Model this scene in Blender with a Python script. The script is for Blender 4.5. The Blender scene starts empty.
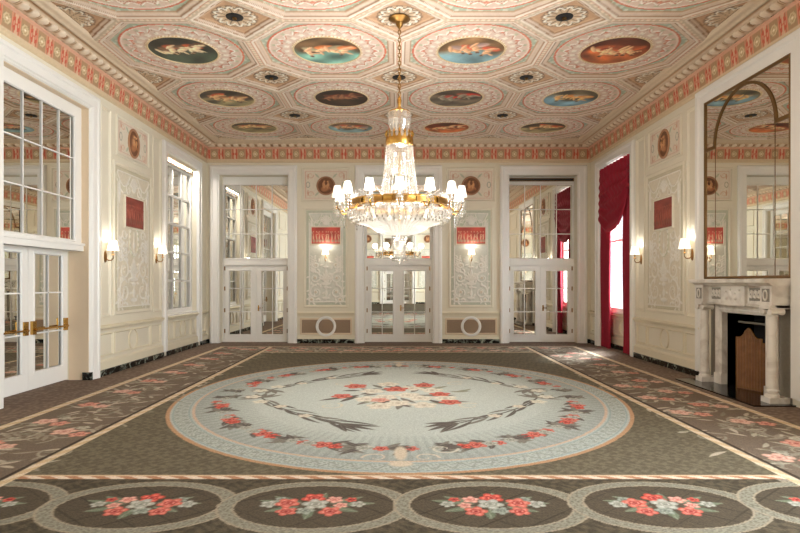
import bpy, bmesh, math, random
import numpy as np
from mathutils import Vector, Matrix
C = bpy.context.scene.collection
PI = math.pi
random.seed(4); RNG = np.random.default_rng(7)

# ------------------------------------------------------------------ basic dimensions (metres)
HW = 5.65            # half width of the room
YB, YF = 16.76, -6.5 # end walls
EYE = 1.765
RIB, PANEL = 5.84, 5.90
FX, FY = 5.12, 16.25  # edge of the coffered field
WX, WY = 2.56, 2.6   # coffer pitch
YN = 14.05           # near edge of the last, shorter coffer row
WL = 2.2             # its depth
def row_y(r): return YN + WL / 2 if r == 0 else YN - WY * (r - .5)

def lin(c):
    c = np.asarray(c, float) / 255.0
    return np.where(c <= 0.04045, c / 12.92, ((c + 0.055) / 1.055) ** 2.4)

# ------------------------------------------------------------------ materials
def nodes(name):
    m = bpy.data.materials.new(name); m.use_nodes = True
    nt = m.node_tree
    return m, nt, nt.nodes['Principled BSDF']
def mat(name, rgb, rough=0.5, metal=0.0, noise=0.0, scale=8.0, bump=0.0, spec=0.5):
    m, nt, b = nodes(name)
    c = lin(rgb)
    b.inputs['Base Color'].default_value = (*c, 1)
    b.inputs['Roughness'].default_value = rough
    b.inputs['Metallic'].default_value = metal
    b.inputs['Specular IOR Level'].default_value = spec
    if noise or bump:
        tc = nt.nodes.new('ShaderNodeTexCoord'); n = nt.nodes.new('ShaderNodeTexNoise')
        n.inputs['Scale'].default_value = scale; n.inputs['Detail'].default_value = 5
        nt.links.new(tc.outputs['Object'], n.inputs['Vector'])
        if noise:
            r = nt.nodes.new('ShaderNodeMixRGB'); r.blend_type = 'MIX'
            r.inputs[1].default_value = (*(c * (1 - noise)), 1)
            r.inputs[2].default_value = (*np.minimum(c * (1 + noise), 1), 1)
            nt.links.new(n.outputs['Fac'], r.inputs[0]); nt.links.new(r.outputs[0], b.inputs['Base Color'])
        if bump:
            bp = nt.nodes.new('ShaderNodeBump'); bp.inputs['Strength'].default_value = bump
            bp.inputs['Distance'].default_value = 0.01
            nt.links.new(n.outputs['Fac'], bp.inputs['Height']); nt.links.new(bp.outputs[0], b.inputs['Normal'])
    return m
def attr_mat(name, rough=0.6, noise=0.12, scale=40, bump=0.0, spec=0.4):
    m, nt, b = nodes(name)
    a = nt.nodes.new('ShaderNodeAttribute'); a.attribute_name = 'Col'
    tc = nt.nodes.new('ShaderNodeTexCoord'); n = nt.nodes.new('ShaderNodeTexNoise')
    n.inputs['Scale'].default_value = scale; n.inputs['Detail'].default_value = 3
    nt.links.new(tc.outputs['Object'], n.inputs['Vector'])
    mr = nt.nodes.new('ShaderNodeMapRange')
    mr.inputs['From Min'].default_value = 0.3; mr.inputs['From Max'].default_value = 0.7
    mr.inputs['To Min'].default_value = 1 - noise; mr.inputs['To Max'].default_value = 1 + noise
    nt.links.new(n.outputs['Fac'], mr.inputs['Value'])
    mx = nt.nodes.new('ShaderNodeVectorMath'); mx.operation = 'SCALE'
    nt.links.new(a.outputs['Color'], mx.inputs[0]); nt.links.new(mr.outputs[0], mx.inputs['Scale'])
    nt.links.new(mx.outputs[0], b.inputs['Base Color'])
    b.inputs['Roughness'].default_value = rough
    b.inputs['Specular IOR Level'].default_value = spec
    if bump:
        bp = nt.nodes.new('ShaderNodeBump'); bp.inputs['Strength'].default_value = bump; bp.inputs['Distance'].default_value = 0.01
        nt.links.new(n.outputs['Fac'], bp.inputs['Height']); nt.links.new(bp.outputs[0], b.inputs['Normal'])
    return m
def marble(name, a, b_, scale, w0=0.47, w1=0.53, rough=0.2):
    m, nt, b = nodes(name)
    tc = nt.nodes.new('ShaderNodeTexCoord'); n = nt.nodes.new('ShaderNodeTexNoise')
    n.inputs['Scale'].default_value = scale; n.inputs['Detail'].default_value = 8; n.inputs['Distortion'].default_value = 1.6
    cr = nt.nodes.new('ShaderNodeValToRGB'); e = cr.color_ramp
    e.elements[0].position = w0; e.elements[0].color = (*lin(a), 1)
    e.elements[1].position = w1; e.elements[1].color = (*lin(b_), 1)
    nt.links.new(tc.outputs['Object'], n.inputs['Vector']); nt.links.new(n.outputs['Fac'], cr.inputs[0])
    nt.links.new(cr.outputs[0], b.inputs['Base Color']); b.inputs['Roughness'].default_value = rough
    return m
def emis(name, rgb, s, base=(240, 235, 225)):
    m, nt, b = nodes(name)
    b.inputs['Base Color'].default_value = (*lin(base), 1)
    b.inputs['Emission Color'].default_value = (*lin(rgb), 1)
    b.inputs['Emission Strength'].default_value = s
    b.inputs['Roughness'].default_value = 0.8
    return m
def sheer(name, tint, fac_t, gloss=0.25, rough=0.04, body=(245, 242, 236)):
    """cut crystal: clear + a little scattering + sparkle"""
    m, nt, b = nodes(name); nt.nodes.remove(b)
    out = nt.nodes['Material Output']
    t = nt.nodes.new('ShaderNodeBsdfTransparent'); t.inputs[0].default_value = (*lin(tint), 1)
    g = nt.nodes.new('ShaderNodeBsdfGlossy'); g.inputs['Roughness'].default_value = rough; g.inputs[0].default_value = (1, 1, 1, 1)
    d = nt.nodes.new('ShaderNodeBsdfTranslucent'); d.inputs[0].default_value = (*lin(body), 1)
    d2 = nt.nodes.new('ShaderNodeBsdfDiffuse'); d2.inputs[0].default_value = (*lin(body), 1)
    m0 = nt.nodes.new('ShaderNodeMixShader'); m0.inputs[0].default_value = 0.5
    nt.links.new(d.outputs[0], m0.inputs[1]); nt.links.new(d2.outputs[0], m0.inputs[2])
    m1 = nt.nodes.new('ShaderNodeMixShader'); m1.inputs[0].default_value = gloss
    nt.links.new(m0.outputs[0], m1.inputs[1]); nt.links.new(g.outputs[0], m1.inputs[2])
    m2 = nt.nodes.new('ShaderNodeMixShader'); m2.inputs[0].default_value = fac_t
    nt.links.new(m1.outputs[0], m2.inputs[1]); nt.links.new(t.outputs[0], m2.inputs[2])
    nt.links.new(m2.outputs[0], out.inputs[0])
    return m
def floor_mat():
    m, nt, b = nodes('border_carpet')
    tc = nt.nodes.new('ShaderNodeTexCoord'); v = nt.nodes.new('ShaderNodeTexVoronoi'); v.inputs['Scale'].default_value = 14
    n = nt.nodes.new('ShaderNodeTexNoise'); n.inputs['Scale'].default_value = 60
    cr = nt.nodes.new('ShaderNodeValToRGB')
    cr.color_ramp.elements[0].position = 0.1; cr.color_ramp.elements[0].color = (*lin((142, 124, 108)), 1)
    cr.color_ramp.elements[1].position = 0.6; cr.color_ramp.elements[1].color = (*lin((112, 96, 84)), 1)
    nt.links.new(tc.outputs['Object'], v.inputs['Vector']); nt.links.new(tc.outputs['Object'], n.inputs['Vector'])
    nt.links.new(v.outputs['Distance'], cr.inputs[0]); nt.links.new(cr.outputs[0], b.inputs['Base Color'])
    bp = nt.nodes.new('ShaderNodeBump'); bp.inputs['Strength'].default_value = 0.4; bp.inputs['Distance'].default_value = 0.01
    nt.links.new(n.outputs['Fac'], bp.inputs['Height']); nt.links.new(bp.outputs[0], b.inputs['Normal'])
    b.inputs['Roughness'].default_value = 0.95; b.inputs['Specular IOR Level'].default_value = 0.1
    return m

CREAM = mat('cream_paint', (228, 220, 199), 0.45, noise=0.03, scale=3)
DADO = mat('dado_paint', (226, 216, 190), 0.45, noise=0.03, scale=3)
LINE = mat('shadow_gold_line', (190, 168, 130), 0.5)
WHITE = mat('white_gloss_paint', (236, 233, 226), 0.32, noise=0.02, scale=4)
TAN = mat('beige_paint', (222, 200, 170), 0.45, noise=0.03)
MIRROR = mat('mirror_glass', (238, 238, 232), 0.0, 1.0)
BMIRROR = mat('overmantel_mirror_glass', (232, 228, 218), 0.0, 1.0)
BRASS = mat('brass', (205, 160, 85), 0.25, 1.0)
GILT = mat('pale_gilt', (226, 200, 158), 0.5, 0.2)
OLDBRASS = mat('aged_brass', (150, 112, 62), 0.35, 1.0)
BRONZE = mat('bronze_frame', (122, 92, 52), 0.4, 0.6)
BLACK = mat('black_metal', (22, 20, 20), 0.6)
GRILLE = mat('grille_taupe', (168, 142, 116), 0.6, noise=0.1, scale=60)
GRILLE_D = mat('grille_opening', (96, 76, 58), 0.8)
BMARBLE = marble('black_marble', (18, 20, 18), (150, 156, 140), 4.5, 0.5, 0.66, 0.15)
WMARBLE = marble('white_marble', (236, 230, 220), (205, 196, 184), 2.2, 0.45, 0.7, 0.3)
GMARBLE = mat('grey_carved_marble', (140, 134, 122), 0.4, noise=0.15, scale=20)
SLATE = mat('fireback_iron', (34, 32, 32), 0.5, noise=0.2, scale=10)
RED = mat('crimson_velvet', (150, 12, 42), 0.75, noise=0.12, scale=5)
SCREEN = mat('fire_screen_weave', (142, 100, 66), 0.55, 0.15, noise=0.45, scale=9)
ATTR = attr_mat('painted_plaster', 0.6, 0.05, 20)
CARPET = attr_mat('woven_wool', 0.95, 0.16, 55, 0.5, 0.1)
MURAL = attr_mat('mural_paint', 0.5, 0.1, 12)
FLOORM = floor_mat()
GLASS = sheer('window_glass', (250, 253, 255), 0.93, 0.9, 0.0)
CRYSTAL = sheer('cut_crystal', (255, 252, 246), 0.48, 0.55, 0.06, (225, 223, 218))
BOWLM = sheer('frosted_crystal_bowl', (255, 250, 240), 0.30, 0.35, 0.10, (215, 212, 206))
SHADE = emis('lit_lamp_shade', (255, 240, 220), .9)
SSHADE = emis('lit_sconce_shade', (255, 238, 214), 1.6)
BULB = emis('bulb_glow', (255, 238, 214), 3.0)

# ------------------------------------------------------------------ mesh builder
def wl(o):
    v = Vector((0, 0, 0))
    while o is not None:
        v += Vector(o.location); o = o.parent
    return v
class Frame:
    """wall frame: u along the wall, v up, w out into the room"""
    def __init__(s, kind):
        s.k = kind
    def __call__(s, u, v, w):
        if s.k == 'back': return (u, YB - w, v)
        if s.k == 'front': return (u, YF + w, v)
        if s.k == 'left': return (-HW + w, u, v)
        if s.k == 'right': return (HW - w, u, v)
        return (u, v, w)
BK, FR, LF, RT, ID = Frame('back'), Frame('front'), Frame('left'), Frame('right'), Frame('id')
class MB:
    def __init__(s, T=ID):
        s.v = []; s.f = []; s.T = T
    def add(s, vs, fs):
        o = len(s.v); s.v += [s.T(*p) for p in vs]; s.f += [tuple(i + o for i in f) for f in fs]; return s
    def box(s, u0, u1, v0, v1, w0, w1):
        vs = [(u, v, w) for u in (u0, u1) for v in (v0, v1) for w in (w0, w1)]
        return s.add(vs, [(0, 1, 3, 2), (4, 6, 7, 5), (0, 4, 5, 1), (2, 3, 7, 6), (0, 2, 6, 4), (1, 5, 7, 3)])
    def mould(s, u0, u1, v0, v1, prof):
        """mitred moulding round a rectangle; prof = [(inset, w)]"""
        vs = []
        for d, w in prof:
            vs += [(u0 + d, v0 + d, w), (u1 - d, v0 + d, w), (u1 - d, v1 - d, w), (u0 + d, v1 - d, w)]
        fs = []
        for k in range(len(prof) - 1):
            for i in range(4):
                a = 4 * k + i; b = 4 * k + (i + 1) % 4
                fs.append((a, b, b + 4, a + 4))
        return s.add(vs, fs)
    def rail(s, u0, u1, prof):
        """straight run; prof = [(v, w)] closed"""
        n = len(prof)
        vs = [(u0, v, w) for v, w in prof] + [(u1, v, w) for v, w in prof]
        fs = [(i, (i + 1) % n, n + (i + 1) % n, n + i) for i in range(n)] + [tuple(range(n)), tuple(range(2 * n - 1, n - 1, -1))]
        return s.add(vs, fs)
    def lathe(s, prof, n=24, c=(0, 0, 0), axis='z', ribs=0, amp=0.0, a0=0, a1=2 * PI):
        """prof=[(r,z)] round z (local id coords)"""
        vs = []
        full = abs(a1 - a0 - 2 * PI) < 1e-6
        m = n if full else n + 1
        for r, z in prof:
            for i in range(m):
                a = a0 + (a1 - a0) * i / n
                rr = r * (1 + (amp * abs(math.cos(ribs * a / 2)) if ribs else 0))
                if axis == 'z': vs.append((c[0] + rr * math.cos(a), c[1] + rr * math.sin(a), c[2] + z))
                elif axis == 'w': vs.append((c[0] + rr * math.cos(a), c[1] + rr * math.sin(a), c[2] + z))
                elif axis == 'y': vs.append((c[0] + rr * math.cos(a), c[1] + z, c[2] + rr * math.sin(a)))
                elif axis == 'v': vs.append((c[0] + rr * math.cos(a), c[1] + z, c[2] + rr * math.sin(a)))
        fs = []
        for k in range(len(prof) - 1):
            for i in range(n):
                j = (i + 1) % m if full else i + 1
                fs.append((k * m + i, k * m + j, (k + 1) * m + j, (k + 1) * m + i))
        return s.add(vs, fs)
    def tube(s, pts, r, n=8, taper=None):
        pts = [Vector(p) for p in pts]; vs = []; fs = []
        up = Vector((0, 0, 1))
        for k, p in enumerate(pts):
            t = (pts[min(k + 1, len(pts) - 1)] - pts[max(k - 1, 0)]).normalized()
            a = t.cross(up)
            if a.length < 0.1: a = t.cross(Vector((1, 0, 0)))
            a.normalize(); b = t.cross(a)
            rr = r if taper is None else r * taper[k]
            vs += [tuple(p + (a * math.cos(2 * PI * i / n) + b * math.sin(2 * PI * i / n)) * rr) for i in range(n)]
        for k in range(len(pts) - 1):
            fs += [(k * n + i, k * n + (i + 1) % n, (k + 1) * n + (i + 1) % n, (k + 1) * n + i) for i in range(n)]
        fs += [tuple(range(n)), tuple(range(len(pts) * n - 1, (len(pts) - 1) * n - 1, -1))]
        return s.add(vs, fs)
    def prism(s, poly, w0, w1):
        n = len(poly)
        vs = [(u, v, w0) for u, v in poly] + [(u, v, w1) for u, v in poly]
        return s.add(vs, [tuple(range(n)), tuple(range(2 * n - 1, n - 1, -1))] + [(i, n + i, n + (i + 1) % n, (i + 1) % n) for i in range(n)])
    def gem(s, c, r, h, n=6):
        """faceted drop"""
        x, y, z = c
        vs = [(x, y, z + h * .5)] + [(x + r * math.cos(2 * PI * i / n), y + r * math.sin(2 * PI * i / n), z) for i in range(n)] + [(x, y, z - h * .5)]
        return s.add(vs, [(0, 1 + i, 1 + (i + 1) % n) for i in range(n)] + [(n + 1, 1 + (i + 1) % n, 1 + i) for i in range(n)])
    def build(s, name, m, parent=None, smooth=None, label=None, cat=None, group=None, kind=None, origin=None, recalc=True):
        me = bpy.data.meshes.new(name)
        V = np.array(s.v, float)
        if parent is not None: off = np.array(wl(parent))
        elif origin is not None: off = np.array(origin, float)
        else:
            off = (V.min(0) + V.max(0)) / 2; off[2] = V[:, 2].min()
        me.from_pydata((V - off).tolist(), [], s.f)
        if recalc:
            bm = bmesh.new(); bm.from_mesh(me); bmesh.ops.recalc_face_normals(bm, faces=bm.faces); bm.to_mesh(me); bm.free()
        if smooth is not None:
            me.shade_smooth(); me.set_sharp_from_angle(angle=smooth)
        me.materials.append(m)
        o = bpy.data.objects.new(name, me); C.objects.link(o)
        if parent is not None: o.parent = parent
        else: o.location = off
        tag(o, label, cat, group, kind)
        return o
def tag(o, label=None, cat=None, group=None, kind=None):
    for k, v in (('label', label), ('category', cat), ('group', group), ('kind', kind)):
        if v: o[k] = v
    return o
def thing(name, loc, label, cat, group=None, kind=None, rz=0):
    o = bpy.data.objects.new(name, None); C.objects.link(o); o.location = loc; o.rotation_euler = (0, 0, rz)
    o.empty_display_size = 0.1
    return tag(o, label, cat, group, kind)
def copy_tree(o, parent=None):
    c = o.copy(); C.objects.link(c); c.parent = parent
    for ch in list(o.children): copy_tree(ch, c)
    return c

def grid_mesh(name, P, col, m, parent=None, off=None, mask=None, flip=False, smooth=True, **kw):
    """P (ny,nx,3), col (ny,nx,3) sRGB 0..255"""
    ny, nx = P.shape[:2]
    V = P.reshape(-1, 3).astype(np.float64)
    if parent is not None: off = np.array(wl(parent))
    elif off is None: off = np.array([(V[:, 0].min() + V[:, 0].max()) / 2, (V[:, 1].min() + V[:, 1].max()) / 2, V[:, 2].min()])
    V = (V - off).astype(np.float32)
    idx = np.arange(ny * nx).reshape(ny, nx)
    q = np.stack([idx[:-1, :-1], idx[:-1, 1:], idx[1:, 1:], idx[1:, :-1]], -1).reshape(-1, 4)
    if mask is not None: q = q[mask.reshape(-1)]
    if flip: q = q[:, ::-1]
    me = bpy.data.meshes.new(name)
    me.vertices.add(len(V)); me.vertices.foreach_set('co', V.reshape(-1))
    me.loops.add(q.size); me.loops.foreach_set('vertex_index', q.reshape(-1).astype(np.int32))
    me.polygons.add(len(q)); me.polygons.foreach_set('loop_start', np.arange(0, q.size, 4, dtype=np.int32))
    me.polygons.foreach_set('loop_total', np.full(len(q), 4, np.int32))
    me.update(calc_edges=True)
    a = me.color_attributes.new('Col', 'FLOAT_COLOR', 'POINT')
    cc = np.ones((len(V), 4), np.float32); cc[:, :3] = lin(np.clip(col, 0, 255)).reshape(-1, 3)
    a.data.foreach_set('color', cc.reshape(-1))
    if smooth: me.shade_smooth()
    me.materials.append(m)
    o = bpy.data.objects.new(name, me); C.objects.link(o)
    if parent is not None: o.parent = parent
    else: o.location = off
    tag(o, **kw)
    return o

# ------------------------------------------------------------------ ornament painter
class Cv:
    def __init__(s, xs, ys, base):
        s.xs = np.asarray(xs); s.ys = np.asarray(ys)
        s.X, s.Y = np.meshgrid(s.xs, s.ys)
        s.c = np.zeros(s.X.shape + (3,)) + np.array(base, float); s.h = np.zeros(s.X.shape)
    def win(s, x0, x1, y0, y1):
        i0, i1 = np.searchsorted(s.xs, [x0, x1]); j0, j1 = np.searchsorted(s.ys, [y0, y1])
        return slice(j0, j1), slice(i0, i1)
    def put(s, W, a, color, dh=0.0):
        a = np.clip(a, 0, 1)
        s.c[W] += (np.array(color, float) - s.c[W]) * a[..., None]
        if dh: s.h[W] = np.maximum(s.h[W], a * dh)
    def ell(s, cx, cy, a, b, rot, color, soft=0.15, dh=0.0, al=1.0):
        R = max(a, b) * 1.2; W = s.win(cx - R, cx + R, cy - R, cy + R)
        x = s.X[W] - cx; y = s.Y[W] - cy
        if x.size == 0: return
        cr, sr = math.cos(rot), math.sin(rot)
        d = np.sqrt(((x * cr + y * sr) / a) ** 2 + ((-x * sr + y * cr) / b) ** 2)
        s.put(W, (1 - d) / soft * al, color, dh)
    def ring(s, cx, cy, a, b, w, color, al=1.0, dh=0.0):
        R = max(a, b) + w; W = s.win(cx - a - w, cx + a + w, cy - b - w, cy + b + w)
        x = s.X[W] - cx; y = s.Y[W] - cy
        if x.size == 0: return
        d = np.sqrt((x / a) ** 2 + (y / b) ** 2)
        g = d / np.maximum(np.sqrt(x ** 2 / a ** 4 + y ** 2 / b ** 4), 1e-6)
        e = np.abs(d - 1) * g
        s.put(W, (w / 2 - e) / 0.006 + 0.5 if w > .012 else (w - e) / w, color, dh) if al == 1 else s.put(W, np.clip((w / 2 - e) / 0.006 + .5, 0, 1) * al, color, dh)
    def stroke(s, pts, w, color, dh=0.0, taper=True, al=1.0):
        pts = np.asarray(pts, float); n = len(pts)
        for k in range(n - 1):
            a, b = pts[k], pts[k + 1]
            ww = w * ((1 - 0.75 * k / max(n - 2, 1)) if taper else 1)
            W = s.win(min(a[0], b[0]) - ww, max(a[0], b[0]) + ww, min(a[1], b[1]) - ww, max(a[1], b[1]) + ww)
            x = s.X[W]; y = s.Y[W]
            if x.size == 0: continue
            d = b - a; L = max(d @ d, 1e-9)
            t = np.clip(((x - a[0]) * d[0] + (y - a[1]) * d[1]) / L, 0, 1)
            e = np.hypot(x - a[0] - t * d[0], y - a[1] - t * d[1])
            s.put(W, (ww / 2 - e) / (0.3 * ww) + .4 if al == 1 else np.clip((ww / 2 - e) / (0.3 * ww) + .4, 0, 1) * al, color, dh)
    def leaf(s, x, y, ang, L, wd, color, vein=None, dh=0.0, curve=0.0):
        W = s.win(x - L * 1.1, x + L * 1.1, y - L * 1.1, y + L * 1.1)
        X = s.X[W] - x; Y = s.Y[W] - y
        if X.size == 0: return
        c, r = math.cos(ang), math.sin(ang)
        t = (X * c + Y * r) / L; q = (-X * r + Y * c) - curve * L * t * t
        hw = wd * np.sin(PI * np.clip(t, 0, 1)) ** 0.8
        a = np.where((t > 0) & (t < 1), (hw - np.abs(q)) / (0.25 * wd), 0)
        s.put(W, a, color, dh)
        if vein is not None:
            s.put(W, np.where((t > .05) & (t < .95), 1 - np.abs(q) / (.22 * wd), 0) * .8, vein)
    def rose(s, x, y, r, pal, k=1.0, n=5, rot=None, dh=0.0):
        rot = random.uniform(0, 6) if rot is None else rot
        for i in range(n):
            a = rot + 2 * PI * i / n
            s.ell(x + .55 * r * math.cos(a) , y + .55 * r * math.sin(a) * k, r * .52, r * .42 * k, a, pal[0], .2, dh)
            s.ell(x + .62 * r * math.cos(a), y + .62 * r * math.sin(a) * k, r * .3, r * .22 * k, a + 1.2, pal[1], .5, 0, .85)
        s.ell(x, y, r * .42, r * .42 * k, 0, pal[1], .3, dh)
        s.ell(x, y, r * .24, r * .24 * k, 0, pal[2], .3)
        s.ring(x, y, r * .42, r * .36 * k, .016, pal[2], .7)
    def spiral(s, x, y, r, a0, turns, w, color, hand=1, dh=0.0, n=22):
        pts = [(x + r * (1 - .8 * k / n) * math.cos(a0 + hand * turns * 2 * PI * k / n), y + r * (1 - .8 * k / n) * math.sin(a0 + hand * turns * 2 * PI * k / n)) for k in range(n + 1)]
        s.stroke(pts, w, color, dh)

CORAL = [(192, 98, 84), (212, 134, 118), (138, 52, 48)]
DEEP = [(186, 78, 66), (222, 118, 100), (130, 44, 44)]
PINKY = [(206, 146, 130), (220, 174, 158), (176, 104, 92)]
PALE = [(158, 158, 146), (182, 180, 168), (126, 126, 114)]
GREYF = [(136, 142, 130), (160, 164, 152), (108, 114, 102)]

def F(px, py):
    z = EYE * 570 / (py - 283.0); return ((px - 397.3) * z / 570 - .034, z)

def bouquet(cv, cx, cy, s=1.0, fl=1):
    """front-border bouquet"""
    for a, L in ((2.6, .3), (3.5, .28), (0.5, .3), (-.4, .26), (1.4, .2), (-1.7, .2), (2.9, .36), (.1, .36)):
        cv.leaf(cx + .12 * s * math.cos(a), cy + .07 * s * math.sin(a), a, L * s, .045 * s, (104, 112, 92), (140, 146, 124))
    for dx, dy, r, p in ((-.33, 0.02, .075, PALE), (.36, .02, .09, PALE), (.28, .1, .07, GREYF), (-.14, .1, .085, PINKY), (-.2, .0, .07, PINKY), (.06, -.09, .09, GREYF),
                         (.03, .13, .12, DEEP), (-.13, -.1, .11, CORAL), (.22, .04, .12, CORAL), (.2, -.1, .1, CORAL), (0, .02, .13, PALE), (-.27, .1, .06, DEEP)):
        cv.rose(cx + dx * s * fl, cy + dy * s * 1.15, r * s * .82, p)

def make_carpet():
    xs = np.arange(-4.92, 4.921, 0.0135)
    ys = np.concatenate([np.arange(-5.6, 3.6, 0.06), np.arange(3.6, 6.3, .011), np.arange(6.3, 9.5, .015), np.arange(9.5, 15.74, .022)])
    TA = (112, 98, 84); FLD = (102, 94, 77)
    cv = Cv(xs, ys, FLD)
    X, Y, c = cv.X, cv.Y, cv.c
    # woven damask figure on the olive field
    dm = np.sin(X * 42 + 1.5 * np.sin(Y * 23)) * np.sin(Y * 38 + 1.2 * np.sin(X * 31))
    c *= (1 + .085 * np.clip(dm * 2, -1, 1))[..., None]
    rr = RNG.random(X.shape)
    # border grounds
    side = (np.abs(X) > 3.48)
    back = (Y > 14.42) & (Y < 15.8)
    c[side | back] = TA
    front = (Y < 5.13) & (np.abs(X) < 3.48)
    c[front] = np.array((80, 72, 58.))
    c[front] *= (1 + .12 * np.clip(2 * dm[front], -1, 1))[:, None]
    # central medallion
    cx, cy, A, B = 0.0, 9.02, 3.36, 3.82
    d = np.sqrt(((X - cx) / A) ** 2 + ((Y - cy) / B) ** 2); th = np.arctan2((Y - cy) / B, (X - cx) / A)
    def zone(lo, hi, col): c[(d >= lo) & (d < hi)] = col
    zone(0, 1.0, (176, 138, 106)); zone(0, .985, (176, 184, 176)); zone(0.893, .904, (190, 166, 146)); zone(0, .893, (180, 186, 174))
    inner = d < .893
    c[inner] = np.array((176, 182, 174.)) + (np.clip(1 - d[inner] / .75, 0, 1) ** .6 * 16)[:, None] * np.array((1, 1.05, 1.05))
    st = (d > .66) & (d < .893)
    c[st] *= (1 - .05 * (np.sin(th[st] * 150) > .2) - .10 * ((d[st] - .66) / .2))[:, None]
    # running scroll in the medallion's band
    bd = (d > .914) & (d < .974)
    c[(d > .904) & (d < .985)] = (168, 174, 166)
    wv = np.abs((d - .944) - .018 * np.sin(th * 110)) < .006
    wv2 = (np.sin(th * 110 + 1.0 + d * 160) * np.sin(th * 320 - d * 300) > .3)
    c[bd & (wv | wv2)] = (146, 150, 142)
    c[(np.abs(d - .914) < .003) | (np.abs(d - .974) < .003)] = (146, 158, 154)
    # ------- garland, sprays and bouquet
    DK, DV = (92, 85, 79), (132, 126, 116)
    MD = (122, 118, 108)
    for sx in (1, -1):
        for sy in (1, -1):
            k = 0
            for deg in np.arange(3, 90, 4.6):
                a = math.radians(deg + random.uniform(-.8, .8))
                px = cx + sx * A * .79 * math.cos(a); py = cy + sy * B * .785 * math.sin(a)
                tang = math.atan2(sy * B * math.cos(a), -sx * A * math.sin(a))
                k += 1
                ph = k % 4
                for j in range(8 if ph in (1, 2) else 4):
                    cv.leaf(px, py, tang + random.choice((-1, 1)) * random.uniform(.15, .9) + (PI if ph == 2 else 0), random.uniform(.2, .36), .045, DK if j % 2 else MD, DV, curve=random.uniform(-.2, .2))
                if ph == 0:
                    cv.rose(px, py, .12, CORAL); cv.rose(px + .17 * math.cos(tang), py + .16 * math.sin(tang), .10, DEEP)
                    cv.rose(px - .17 * math.cos(tang), py - .16 * math.sin(tang), .10, PALE)
                elif ph == 2: cv.rose(px, py, .09, PALE)
                elif ph == 3: cv.rose(px + random.uniform(-.1, .1), py, .09, CORAL)
            # long sprays of dark leaves
            pts = [F(*p) for p in ((262, 399), (270, 404), (281, 409), (293, 413), (307, 417), (322, 420), (340, 424))]
            pts = [(sx * abs(p[0]), cy + sy * abs(p[1] - cy)) for p in pts]
            cv.stroke(pts, .03, DK, taper=False)
            for i in range(len(pts) - 1):
                ax, ay = pts[i]; bx, by = pts[i + 1]; an = math.atan2(by - ay, bx - ax)
                for t in (.3,):
                    x, y = ax + (bx - ax) * t, ay + (by - ay) * t
                    for sg in (1, -1):
                        cv.leaf(x, y, an + sg * random.uniform(.3, .6), random.uniform(.42, .62) * (1 + .2 * i / 5), .036, DK if random.random() < .65 else MD, DV, curve=-sg * .28)
            an = math.atan2(pts[-1][1] - pts[-2][1], pts[-1][0] - pts[-2][0])
            for da in (-.75, -.4, -.1, .2): cv.leaf(*pts[-1], an + da, .6 - .2 * abs(da), .05, DK, DV, curve=.15)
            an = math.atan2(pts[0][1] - pts[1][1], pts[0][0] - pts[1][0])
            for da in (-1.3, -.9, -.45, 0, .45, .9, 1.3): cv.leaf(*pts[0], an + da, .38, .05, MD, DV)
            for q in (0, 1): cv.rose(pts[q][0] + .16 * sx, pts[q][1] - .1 * sy, .13, [(206, 202, 184), (218, 214, 196), (184, 178, 158)])
            for q in (1, 3): cv.rose(pts[q][0] - .2 * sx, pts[q][1] + .22 * sy, .10, [(204, 196, 176), (216, 208, 190), (190, 176, 156)])
            # cream arabesques towards the axes
            cv.spiral(cx - sx * .45, cy + sy * 3.0, .16, 0, 1.1, .035, (196, 190, 172), sx)
            cv.spiral(cx - sx * 1.0, cy + sy * .9, .2, 1, 1.0, .04, (206, 198, 176), -sx)
        # anthemion on the long axis
    for sy in (1, -1):
        for a in np.linspace(-1.2, 1.2, 7):
            0 and cv.leaf(cx, cy + sy * 2.75, -sy * PI / 2 + PI + a if sy > 0 else PI / 2 + a + PI, .38, .05, (222, 196, 164))
        cv.ell(cx, cy + sy * 3.15, .08, .28, 0, (196, 182, 160), .3)
        cv.ell(cx, cy + sy * 3.5, .14, .10, 0, (196, 182, 160), .3)
        cv.spiral(cx + .25, cy + sy * 3.3, .14, 0, 1, .03, (198, 184, 164)); cv.spiral(cx - .25, cy + sy * 3.3, .14, PI, 1, .03, (198, 184, 164), -1)
    for i in range(46):
        a = random.uniform(0, 2 * PI); r = random.uniform(.2, 1.0)
        cv.leaf(cx + .9 * r * math.cos(a), cy + .78 * r * math.sin(a), a + random.uniform(-.6, .6), random.uniform(.25, .5), .06, random.choice([DK, MD, (150, 152, 132)]), DV, curve=.2)
    for px, py in ((372, 392), (385, 398), (408, 396), (420, 399), (398, 404), (412, 389), (367, 400), (432, 391), (388, 385), (424, 406), (380, 407), (445, 399)):
        cv.rose(*F(px, py), .2, [(208, 200, 182), (220, 214, 198), (178, 166, 146)], 1.1)
    for px, py, r in ((342, 397, .17), (356, 387, .2), (396, 390, .21), (424, 386, .19), (440, 395, .17), (450, 403, .17), (380, 401, .15)):
        cv.rose(*F(px, py), r, CORAL if r > .16 else PINKY, 1.1)
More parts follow.
